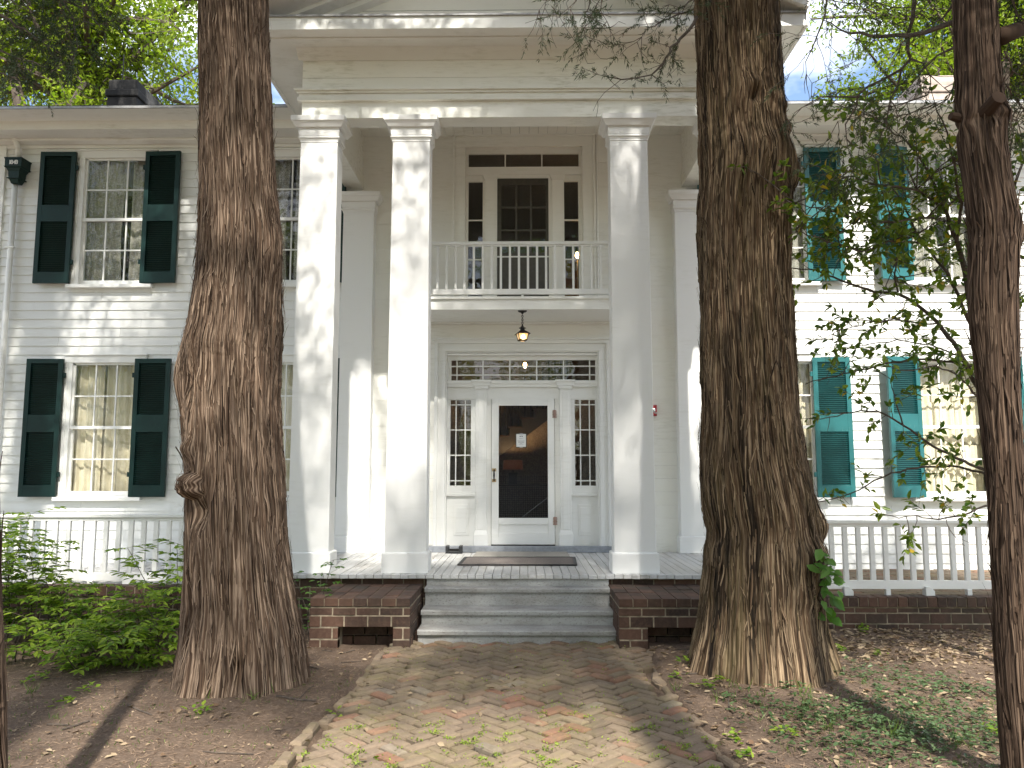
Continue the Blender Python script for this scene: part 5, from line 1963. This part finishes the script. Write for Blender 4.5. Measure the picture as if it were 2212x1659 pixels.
bough(tC, [([(2170, -40), (2190, 20), (2225, 60)], 4.8, 5.4, .8), ([(2172, 110), (2190, 150), (2225, 190)], 4.9, 5.4, .6), ([(2170, 250), (2195, 260), (2230, 300)], 5.0, 5.6, .6),
           ([(2175, 180), (2200, 230), (2230, 250)], 5.2, 5.8, .6)], 5.0, 19, .012, .003, .08, .30, .9, 0, L=.13, depth=.8, w=.007)

# ------------------------------------------------------------ sliver of trunk at the left edge, and the cedar whose boughs hang in at the top left
DD = 3.6
rowsD = [(900, -72, -8), (1100, -66, -4), (1250, -62, 0), (1400, -60, 4), (1550, -58, 9), (1659, -58, 12), (1900, -64, 22)]
zD_, cD_, rD_ = prof_from(rowsD, DD)
tD = thing('cedar_tree', (cD_[0], DD, 0), 'sliver of a cedar trunk at the very left edge of the view', 'tree', 'cedars lining the path')
trunk('trunk', tD, M['bark_c'], zD_, cD_, rD_, DD, 10, .04, 37, nth=120, dz=.02, strips=60, relief=.7, top_detail=2.2, lean=(-.9, 0))
crown_cedar(tD, cD_[-1] - .9, DD, 8.0, 14.0, 2.4, 28, 55, 104)

tE = thing('cedar_tree', (-6.6, 6.9, 0), 'cedar with dark feathery boughs hanging in at the top left, trunk out of view', 'tree', 'cedars lining the path')
zE = np.array([0, .5, 1.5, 4, 6]); trunk('trunk', tE, M['bark_c'], zE, np.full(5, -6.6), np.array([.5, .40, .36, .33, .3]), 6.9, 17, .08, 39, nth=60, dz=.08, strips=0, relief=.8)
crown_cedar(tE, -6.6, 6.9, 7.5, 17.5, 3.4, 62, 60, 105)
bough(tE, [([(-60, 10), (0, 30), (67, 73), (120, 110), (150, 128)], 7.0, 6.6, 1.0), ([(-60, 90), (0, 107), (50, 130), (105, 147)], 7.0, 6.6, .9), 
           ([(60, -50), (130, 0), (190, 20), (215, 60)], 6.9, 6.4, .8), ([(-40, 150), (20, 165), (65, 185), (80, 170)], 6.9, 6.6, .7), ([(100, -50), (160, 40), (165, 90), (160, 125)], 6.8, 6.4, .8),
           ([(-40, -30), (20, 0), (60, 20)], 6.8, 6.5, .6)], 6.7, 27, .016, .003, .085, .30, .92, .08, L=.12, depth=.7, w=.0065, dense=1.5)

# ------------------------------------------------------------ cedars of the avenue behind the camera (they shade the lawn, and show in the window glass)
for i, (xx, yy, rr_, hh, sd_) in enumerate(((-2.5, -1.8, 3.4, 20, 201), (2.0, -1.8, 3.1, 20, 202), (-8.8, 1.2, 3.8, 19, 205))):
    tt = thing('cedar_tree', (xx, yy, 0), ('cedar standing behind the viewer left of the path', 'cedar standing behind the viewer right of the path', 'cedar far out of view to the left')[i], 'tree', 'cedars lining the path')
    zE = np.array([0, .5, 1.5, 4, 6]); trunk('trunk', tt, M['bark_c'], zE, np.full(5, xx), np.array([.5, .40, .36, .33, .3]), yy, 18, .08, 41 + i, nth=48, dz=.1, strips=0, relief=.8)
    crown_cedar(tt, xx, yy, (9.0, 9.8, 7)[i], hh, rr_, (50, 62, 70)[i], (50, 56, 60)[i], sd_, taper=.55)

# the wood across the lawn behind the camera, seen in the window glass
r = np.random.default_rng(600)
n = 60000
x = r.uniform(-45, 45, n); y = -24 + 5 * (fbm(x * .2, x * 0, 61) - .5) - np.abs(r.normal(0, 4, n)); top = 9 + 9 * fbm(x * .16 + 5, x * 0 + 2, 63)
z = top * r.random(n) ** .8
k = fbm(x * .5, z * .5, 67) > .42
P = np.stack([x, y, z], -1)[k]; n = len(P)
z = z * 1.35
P = np.stack([x, y, z], -1)[k]; n = len(P)
tag(leaves('wood', M['oak_leaf'], None, P, unit(n, r), unit(n, r), r.uniform(.3, .6, n), r.uniform(.2, .4, n), 'diamond', r.random(n)), kind='stuff')

# ------------------------------------------------------------ bright oaks behind the house
def oak(x, y, h, rad, seed, label, n=26000, L=.17, zc=15.0):
    r = np.random.default_rng(seed)
    t = thing('oak_tree', (x, y, 0), label, 'tree', 'leafy trees beyond the house')
    mb = MB()
    hs = zc - rad * .2
    mb.tube(walk((x, y, -.2), (0, 0, 1), hs, 1.2, r, .08), [.42 - .022 * k for k in range(max(2, int(hs / 1.2)) + 1)], 9)
    mb.build('trunk', M['twig'], t)
    mb = MB(); C_ = []
    for i in range(64):
        a = r.uniform(0, 2 * pi)
        el = r.uniform(-.35, 1.0)
        z0 = zc + rad * r.uniform(-.55, .25)
        pts = walk((x, y, z0), (cos(a) * cos(el), sin(a) * cos(el), sin(el)), rad * r.uniform(.7, 1.15), .7, r, .22, .0)
        m = len(pts)
        mb.tube(pts, [.10 * (1 - k / m) + .015 for k in range(m)], 5)
        for k in range(1, m):
            for _ in range(3):
                q = walk(pts[k], unit(1, r)[0] + np.array([0, 0, .1]), r.uniform(.6, 1.6), .35, r, .3)
                mb.tube(q, .012, 3)
                C_ += [np.array(v) for v in q[1:]]
    mb.build('limb', M['twig'], t)
    C_ = np.array(C_)
    P = C_[r.integers(0, len(C_), n)] + r.normal(0, .22, (n, 3))
    d = unit(n, r) + np.array([0, 0, -.3]); N = unit(n, r) * .8 + np.array([0, 0, 1])
    leaves('crown', M['oak_leaf'], t, P, d, N, r.uniform(.7, 1.3, n) * L, r.uniform(.7, 1.3, n) * L * .45, 'ovate', r.random(n))


oak(-14.6, 25.0, 21, 6.0, 301, 'bright green leafy tree over the chimney at the upper left', 42000, .17, 16.5)
oak(-22.5, 28.0, 21, 7.0, 302, 'pale leafy tree behind the dark boughs at the far upper left', 26000, .17, 17)
oak(16.0, 27.0, 18.5, 5.6, 303, 'bright yellow-green tree behind the roof at the upper right', 46000, .17, 16.8)
oak(24, 26.0, 22, 7.0, 304, 'leafy tree beyond the slim cedar at the far right', 26000, .17, 16)

# ------------------------------------------------------------ camellia-like small tree on the right
def leafy_branch(mb, pts, rad, r, LP, LD, every=.035, tw=.30, gap=0.3, sub=True, dens=1.0):
    fine = []
    for p, q in zip(pts[:-1], pts[1:]):
        m = max(1, int((q - p).length / .07))
        for j in range(m): fine.append(p.lerp(q, j / m) + Vector(r.normal(0, .006, 3)))
    fine.append(pts[-1])
    n = len(fine)
    mb.tube(fine, [rad[0] + (rad[1] - rad[0]) * i / (n - 1) for i in range(n)], 7)
    for i in range(2, n):
        if r.random() < .85 * dens:
            al = (fine[i] - fine[i - 1]).normalized()
            dv = al * .7 + Vector(unit(1, r)[0])
            tl = tw * r.uniform(.35, 1.2)
            t_ = walk(fine[i], dv, tl, .055, r, .28, .012)
            mb.tube(t_, [.0042 - .0026 * q / (len(t_) - 1) for q in range(len(t_))], 4)
            lf = r.random() > gap * .5
            for q in range(1, len(t_)):
                if lf and q >= len(t_) * .25:
                    for _ in range(4 if q == len(t_) - 1 else 2):
                        dd = (t_[q] - t_[q - 1]).normalized() * .7 + Vector(unit(1, r)[0]) * .8 + Vector((0, 0, -.18))
                        LP.append(tuple(t_[q])); LD.append(tuple(dd))
                if sub and r.random() < .30:
                    t2 = walk(t_[q], Vector(unit(1, r)[0]) + (t_[q] - t_[q - 1]).normalized() * .6, tl * .5, .05, r, .3, .01)
                    mb.tube(t2, .0018, 3)
                    if lf:
                        for v in t2[1:]:
                            dd = (t2[-1] - t2[0]).normalized() * .7 + Vector(unit(1, r)[0]) * .8 + Vector((0, 0, -.18))
                            LP.append(tuple(v)); LD.append(tuple(dd))


r = np.random.default_rng(77)
DG = 7.4
root = gz(2165, 1345, 0.0)
tG = thing('camellia_tree', (at(2150, 1000, DG).x + .1, DG, 0), 'open small tree with glossy leaves in front of the teal shutters', 'tree')
mb = MB(); LP, LD_ = [], []
base = Vector((at(2165, 1300, DG).x, DG, -.05))
stem = [base, at(2150, 1180, DG), at(2140, 1000, DG), at(2122, 850, DG), at(2103, 700, DG), at(2086, 587, DG), at(2067, 521, DG)]
mb.tube(stem, [.055, .05, .045, .04, .034, .028, .022], 9)
BR = [([(2122, 850), (2111, 833), (2079, 771), (2027, 698), (1993, 667), (1944, 634), (1888, 630), (1833, 613), (1767, 585), (1712, 579)], .026, .006, .35, .9),
      ([(2100, 700), (2090, 684), (2062, 622), (2038, 577), (1993, 525), (1945, 430), (1900, 370)], .018, .005, .1, 1.1),
      ([(2118, 810), (2100, 792), (2034, 778), (1979, 776), (1909, 787), (1840, 804), (1785, 815), (1740, 830)], .014, .004, .35, .9),
      ([(2126, 880), (2104, 847), (2073, 813), (2021, 790), (1960, 800)], .012, .004, .5, .7),
      ([(2142, 1020), (2121, 1014), (2055, 983), (2014, 965), (1986, 943), (1951, 917), (1930, 903), (1896, 889), (1840, 889), (1775, 905)], .016, .004, .25, 1.0),
      ([(1951, 917), (1935, 870), (1925, 820), (1930, 800)], .008, .003, .5, .7),
      ([(2144, 1030), (2121, 1021), (2055, 1007), (1979, 1010), (1923, 1021), (1889, 1038), (1840, 1066), (1785, 1083), (1760, 1086)], .013, .004, .55, .7),
      ([(2148, 1085), (2128, 1092), (2078, 1114), (2017, 1122), (1979, 1114), (1930, 1115)], .011, .003, .5, .7),
      ([(2067, 521), (2040, 450), (2005, 370), (1960, 305), (1905, 270)], .020, .005, .0, 1.5),
      ([(2067, 521), (2075, 440), (2060, 350), (2040, 270), (2020, 225)], .018, .005, .0, 1.5),
      ([(2040, 450), (1980, 410), (1900, 400), (1830, 380), (1775, 400)], .013, .004, .05, 1.5),
      ([(2060, 480), (2000, 470), (1920, 480), (1840, 470), (1770, 450), (1715, 440)], .013, .004, .05, 1.4),
      ([(1993, 525), (1930, 520), (1860, 545), (1790, 520), (1720, 500)], .012, .004, .1, 1.3),
      ([(1941, 629), (1932, 601), (1937, 566), (1951, 521), (1958, 470)], .010, .004, .1, 1.2),
      ([(2027, 698), (1990, 700), (1930, 690), (1870, 700), (1800, 720), (1770, 740)], .009, .003, .2, 1.0),
      ([(2079, 771), (2010, 745), (1940, 735), (1860, 745), (1800, 760)], .009, .003, .3, .9),
      ([(2090, 640), (2120, 560), (2150, 470), (2190, 400), (2215, 330)], .014, .004, .1, 1.2),
      ([(2120, 560), (2170, 540), (2215, 560)], .010, .004, .1, 1.1), ([(2110, 620), (2180, 640), (2230, 620)], .010, .004, .2, 1.0)]
for (px_, ra, rb_, gp, dn) in BR:
    d0 = DG; d1 = DG + r.uniform(-.8, .5)
    pts = [at(a, b, d0 + (d1 - d0) * i / (len(px_) - 1) + r.normal(0, .04)) for i, (a, b) in enumerate(px_)]
    leafy_branch(mb, pts, (ra, rb_), r, LP, LD_, gap=gp, dens=dn)
    if dn > 1.15:                                # side limbs thicken the upper crown
        for _ in range(int(5 * dn)):
            k = r.integers(1, len(pts))
            q = walk(pts[k], Vector(unit(1, r)[0]) + Vector((0, 0, .25)), r.uniform(.35, .75), .12, r, .25, .0)
            leafy_branch(mb, q, (.007, .003), r, LP, LD_, gap=.05, dens=1.3)
mb.build('stem', M['twig'], tG)
LP, LD_ = np.array(LP), np.array(LD_)
print('camellia leaves', len(LP))
nn = len(LP)
leaves('foliage', M['camellia_leaf'], tG, LP, LD_, np.array([0, -.2, 1]) + r.normal(0, .45, (nn, 3)), r.uniform(.055, .098, nn), r.uniform(.028, .050, nn), 'ovate', r.random(nn))


# ------------------------------------------------------------ leafy shrubs on the left: stems with compound leaves
def shrub(t, stems, seed, lmat, leaflets=4, L=.084, W=.036, rl=.22):
    r = np.random.default_rng(seed)
    mb = MB(); P, D_ = [], []
    for (b, d, h) in stems:
        pts = walk(b, d, h, .08, r, .16, .01)
        n = len(pts)
        mb.tube(pts, [.007 - .005 * i / n for i in range(n)], 5)
        a = r.uniform(0, 6)
        for i in range(max(1, n // 5), n):
            for _ in range(2 if i > n * .6 else 1):
                a += 2.4 + r.normal(0, .3)
                dv = Vector((cos(a), sin(a), r.uniform(-.05, .5)))
                ra = walk(pts[i], dv, rl * r.uniform(.7, 1.25), .03, r, .10, -.035)
                mb.tube(ra, .0018, 3)
                m = len(ra)
                for k in range(1, leaflets + 1):
                    q = ra[min(m - 1, int(round(m * k / (leaflets + .3))))]
                    al = (ra[-1] - ra[0]).normalized()
                    sd2 = al.cross(Vector((0, 0, 1))).normalized()
                    for sg in (-1, 1):
                        P.append(tuple(q)); D_.append(tuple(al * .55 + sd2 * sg * .85 + Vector((0, 0, r.uniform(-.35, .05)))))
                P.append(tuple(ra[-1])); D_.append(tuple((ra[-1] - ra[-2]).normalized() + Vector((0, 0, -.2))))
    mb.build('stem', M['twig'], t)
    P, D_ = np.array(P), np.array(D_)
    n = len(P)
    leaves('foliage', lmat, t, P, D_, np.array([0, 0, 1]) + r.normal(0, .22, (n, 3)), r.uniform(.75, 1.25, n) * L, r.uniform(.8, 1.2, n) * W, 'ovate', r.random(n))


def shrub_at(px_, D, label, n, h, spread, seed, lean=(0, 0), **kw):
    c_ = at(px_, 1300, D); c_ = Vector((c_.x, D, gzz(c_.x, D)))
    t = thing('leafy_shrub', c_, label, 'shrub', 'leafy green shrubs by the left terrace')
    r = np.random.default_rng(seed)
    st = []
    for i in range(n):
        b = c_ + Vector((r.normal(0, spread), r.normal(0, spread * .6), -.02))
        st.append((b, (r.normal(lean[0], .30), r.normal(lean[1], .28), 1.0), h * r.uniform(.55, 1.1)))
    shrub(t, st, seed + 1, M['shrub_leaf'], **kw)


shrub_at(45, 8.4, 'tallest leafy shrub at the left edge, reaching over the white railing', 11, 1.40, .22, 401)
shrub_at(-60, 7.9, 'leafy shrub cut off by the left edge of the view', 8, 1.2, .22, 402)
shrub_at(150, 8.2, 'low leafy shrub in front of the brick terrace, second from the left edge', 11, .66, .25, 403)
shrub_at(255, 8.0, 'low dense leafy shrub in the middle of the left shrub row', 12, .58, .25, 404)
shrub_at(375, 8.3, 'leafy shrub with upright shoots touching the left cedar trunk', 9, 1.15, .16, 405)
shrub_at(215, 7.3, 'low front shrub with pale drooping leaves over bare soil', 11, .46, .22, 406, (0, -.7))
shrub_at(330, 7.4, 'small shrub spreading forward beside the left cedar trunk', 9, .46, .18, 407, (.1, -.6))
shrub_at(95, 7.5, 'small shrub with arching shoots in front of the tall left shrub', 8, .5, .2, 408, (.3, -.4))
c_ = at(668, 1330, 8.3)
t = thing('sapling', (c_.x, 8.3, 0), 'small sapling with light green leaves between the left cedar and the brick block', 'plant')
shrub(t, [((c_.x + .02 * k, 8.3, -.02), (.1 * (k - 1), 0, 1), .42 + .16 * k) for k in range(4)], 431, M['vine_leaf'], 2, .055, .034, .12)
for i, (px_, lb) in enumerate(((300, 'bare twig leaning out of the shrubs beside the left cedar trunk'),)):
    a, b = at(400, 1005, 6.5), at(379, 962, 6.4)
    mb = MB(); mb.tube(walk(a, b - a, (b - a).length, .05, np.random.default_rng(3), .1), .006, 5)
    mb.build('branch_stub', M['twig'], tA)

# vine climbing the right cedar
r = np.random.default_rng(91)
vp = [at(1752, 1325, 6.75), at(1768, 1290, 6.72), at(1775, 1250, 6.68), at(1765, 1215, 6.62), at(1756, 1190, 6.6)]
t = thing('climbing_vine', (vp[0].x, vp[0].y, vp[0].z), 'bright green climbing vine on the knobby side of the thick cedar', 'vine')
mb = MB(); mb.tube(vp, [.006, .006, .005, .004, .003], 5)
P, D_ = [], []
for i in range(34):
    k = r.random() * 3.99; q = vp[int(k)].lerp(vp[int(k) + 1], k % 1)
    e = q + Vector((r.normal(.03, .06), -.06 - abs(r.normal(0, .05)), r.normal(0, .03)))
    mb.tube([q, e], .0018, 3)
    P.append(tuple(e)); D_.append((r.normal(.3, .5), r.normal(-.3, .4), r.normal(-.6, .4)))
mb.build('stem', M['twig'], t)
P, D_ = np.array(P), np.array(D_)
leaves('foliage', M['vine_leaf'], t, P, D_, np.array([.1, -1, .5]) + r.normal(0, .35, (len(P), 3)), r.uniform(.08, .14, len(P)), r.uniform(.055, .085, len(P)), 'ovate')

# ================================================================== GROUND LITTER
def scatter(n, x0, x1, y0, y1, r, path=False):
    x, y = r.uniform(x0, x1, n), r.uniform(y0, y1, n)
    l_ = np.array([edge(PL, v) for v in y]); rr_ = np.array([edge(PR, v) for v in y])
    ins = (x > l_ - .04) & (x < rr_ + .04)
    k = ins if path else ~ins
    k &= ~((np.abs(x) < 9.5) & (y > 8.97))
    k &= ~((x > bxa) & (x < bxc + 1.1) & (y > 8.0))
    return x[k], y[k]


r = np.random.default_rng(500)
def stuff(o): return tag(o, kind='stuff')
x, y = scatter(46000, -5.2, 5.2, 4.3, 9.0, r)
z = ground_z(x, y) + .004
n = len(x)
a = r.uniform(0, 2 * pi, n)
stuff(leaves('pine_needles', M['needle'], None, np.stack([x, y, z], -1), np.stack([np.cos(a), np.sin(a), r.uniform(-.05, .22, n)], -1), np.tile([0, 0, 1.0], (n, 1)) + r.normal(0, .2, (n, 3)), r.uniform(.03, .09, n), r.uniform(.0025, .0055, n), 'diamond', r.random(n)))
xs, ys = [], []
x, y = scatter(1500, -5.2, 1.2, 4.3, 9.0, r); xs.append(x[::3]); ys.append(y[::3])
x, y = scatter(1700, 1.0, 5.4, 4.4, 9.0, r); xs.append(x); ys.append(y)
x, y = scatter(1400, 2.4, 5.4, 7.4, 9.0, r); xs.append(x); ys.append(y)
x, y = scatter(90, -2, 2.2, 4.4, 8.2, r, True); xs.append(x); ys.append(y)
x, y = np.concatenate(xs), np.concatenate(ys)
n = len(x); a = r.uniform(0, 2 * pi, n)
z = np.maximum(ground_z(x, y), np.where(np.abs(x) < 1.6, .012, -1)) + .012
stuff(leaves('leaf_litter', M['litter'], None, np.stack([x, y, z], -1), np.stack([np.cos(a), np.sin(a), r.normal(0, .18, n)], -1), np.tile([0, 0, 1.0], (n, 1)) + r.normal(0, .4, (n, 3)), r.uniform(.03, .085, n), r.uniform(.016, .038, n), 'ovate', r.random(n)))
mb = MB()
for i in range(150):
    x, y = scatter(1, -5, 5, 4.4, 8.9, r)
    if not len(x): continue
    zz = gzz(x[0], y[0]) + .01
    a = r.uniform(0, pi); L_ = r.uniform(.08, .38)
    p = walk((x[0], y[0], zz), (cos(a), sin(a), .03), L_, .06, r, .12)
    for v in p: v.z = gzz(v.x, v.y) + .008 if abs(v.z - zz) < .2 else v.z
    mb.tube(p, r.uniform(.003, .008), 5)
stuff(mb.build('fallen_twigs', M['twig']))
x, y = scatter(9000, -5.2, 5.2, 4.3, 8.9, r)          # crumbs of bark, needles and leaf
n = len(x); a = r.uniform(0, 2 * pi, n)
stuff(leaves('bark_crumbs', M['litter'], None, np.stack([x, y, ground_z(x, y) + .006], -1), np.stack([np.cos(a), np.sin(a), r.normal(0, .25, n)], -1), np.tile([0, 0, 1.0], (n, 1)) + r.normal(0, .5, (n, 3)), r.uniform(.010, .030, n), r.uniform(.006, .014, n), 'diamond', r.random(n) ** 1.6))
# grass tufts and weeds
def tufts(C_, r, h=(.05, .14), nb=(8, 22), w=.005, sp=.03):
    P, D_, L_ = [], [], []
    for (cx_, cy_, k) in C_:
        m = int(r.integers(*nb) * k)
        for _ in range(m):
            xx, yy = cx_ + r.normal(0, sp), cy_ + r.normal(0, sp)
            P.append((xx, yy, 0)); D_.append((r.normal(0, .45), r.normal(0, .45), 1)); L_.append(r.uniform(*h) * min(1.4, k))
    P = np.array(P); P[:, 2] = ground_z(P[:, 0], P[:, 1]) - .003
    return P, np.array(D_), np.array(L_)


C_ = []
for (px_, py_, k) in ((1590, 1500, .9), (1745, 1535, 1.6), (1735, 1515, 1), (1870, 1490, .8), (1930, 1600, 1.2), (1560, 1520, .8), (575, 1510, 1.3), (612, 1500, 1.2), (545, 1522, 1), (490, 1460, .8), (525, 1470, .9), (290, 1455, 1), (320, 1450, .8),
                      (450, 1520, .7), (1990, 1560, .8), (2080, 1620, 1.0), (1700, 1620, .8), (1640, 1560, .7), (690, 1640, .8), (70, 1500, .9), (120, 1560, .6), (1460, 1500, .8), (1600, 1480, .8), (1790, 1580, .9)):
    p = gz(px_, py_); C_ += [(p.x, p.y, k)]
x, y = scatter(420, 1.6, 4.6, 4.4, 6.4, r)
C_ += [(a, b, .35) for a, b in zip(x, y)]
x, y = scatter(620, -4.8, -1.2, 4.4, 7.0, r)
C_ += [(a, b, .22) for a, b in zip(x, y)]
P, D_, L_ = tufts(C_, r)
n = len(P)
stuff(leaves('grass', M['grass'], None, P, D_, r.normal(0, 1, (n, 3)), L_, r.uniform(.003, .007, n), 'blade', r.random(n)))
# low creeping ground cover at the lower right
P, D_ = [], []
cl = [gz(1950, 1520), gz(2030, 1545), gz(1850, 1565), gz(2080, 1500), gz(1930, 1590), gz(1760, 1560), gz(2010, 1600), gz(1900, 1470), gz(2060, 1600), gz(1830, 1620), gz(1700, 1530), gz(1640, 1540), gz(1960, 1640), gz(2090, 1560), gz(1980, 1480)]
for i, c_ in enumerate(cl):
    for _ in range(int(35 if i > 9 else 85)):
        q = c_ + Vector((r.normal(0, .24), r.normal(0, .2), 0))
        h = r.uniform(.01, .07)
        m = r.integers(2, 5)
        for _ in range(m):
            a = r.uniform(0, 2 * pi)
            P.append((q.x, q.y, gzz(q.x, q.y) + h)); D_.append((cos(a), sin(a), r.uniform(-.1, .5)))
P, D_ = np.array(P), np.array(D_); n = len(P)
stuff(leaves('ground_cover', M['cover'], None, P, D_, np.tile([0, 0, 1.0], (n, 1)) + r.normal(0, .25, (n, 3)), r.uniform(.025, .055, n), r.uniform(.012, .024, n), 'ovate', r.random(n)))
# small broad weeds on both sides
P, D_ = [], []
for (px_, py_) in ((150, 1450), (60, 1480), (95, 1470), (185, 1500), (140, 1530), (430, 1550), (1460, 1480), (1480, 1450), (1530, 1500), (1555, 1490), (1870, 1370), (1860, 1362), (1420, 1360), (1590, 1600), (1610, 1640), (840, 1640), (730, 1540), (1820, 1410), (1900, 1420), (2150, 1590), (2170, 1600), (1700, 1590)):
    c_ = gz(px_, py_)
    for _ in range(14):
        a = r.uniform(0, 2 * pi)
        P.append((c_.x + r.normal(0, .03), c_.y + r.normal(0, .03), gzz(c_.x, c_.y) + r.uniform(.01, .06))); D_.append((cos(a), sin(a), r.uniform(0, .6)))
P, D_ = np.array(P), np.array(D_); n = len(P)
stuff(leaves('weeds', M['shrub_leaf'], None, P, D_, np.tile([0, 0, 1.0], (n, 1)) + r.normal(0, .3, (n, 3)), r.uniform(.035, .07, n), r.uniform(.018, .035, n), 'ovate', r.random(n)))
# tiny weeds in the joints of the path, thickest near the viewer
P, D_ = [], []
for (jx, jy, jz) in JOINTS:
    k = max(0.05, min(1, (6.3 - jy) / 1.3)) * (.35 + 1.3 * float(fbm(np.array([jx * 2.2]), np.array([jy * 2.2]), 77)[0] > .48))
    for _ in range(r.poisson(22 * k)):
        a = r.uniform(0, 2 * pi)
        P.append((jx + r.normal(0, .022), jy + r.normal(0, .022), jz + .006 + r.uniform(0, .014))); D_.append((cos(a), sin(a), r.uniform(.1, 1)))
P, D_ = np.array(P), np.array(D_); n = len(P)
print('joint weeds', n)
stuff(leaves('moss', M['moss'], None, P, D_, np.tile([0, 0, 1.0], (n, 1)) + r.normal(0, .4, (n, 3)), r.uniform(.009, .022, n), r.uniform(.006, .013, n), 'ovate', r.random(n)))
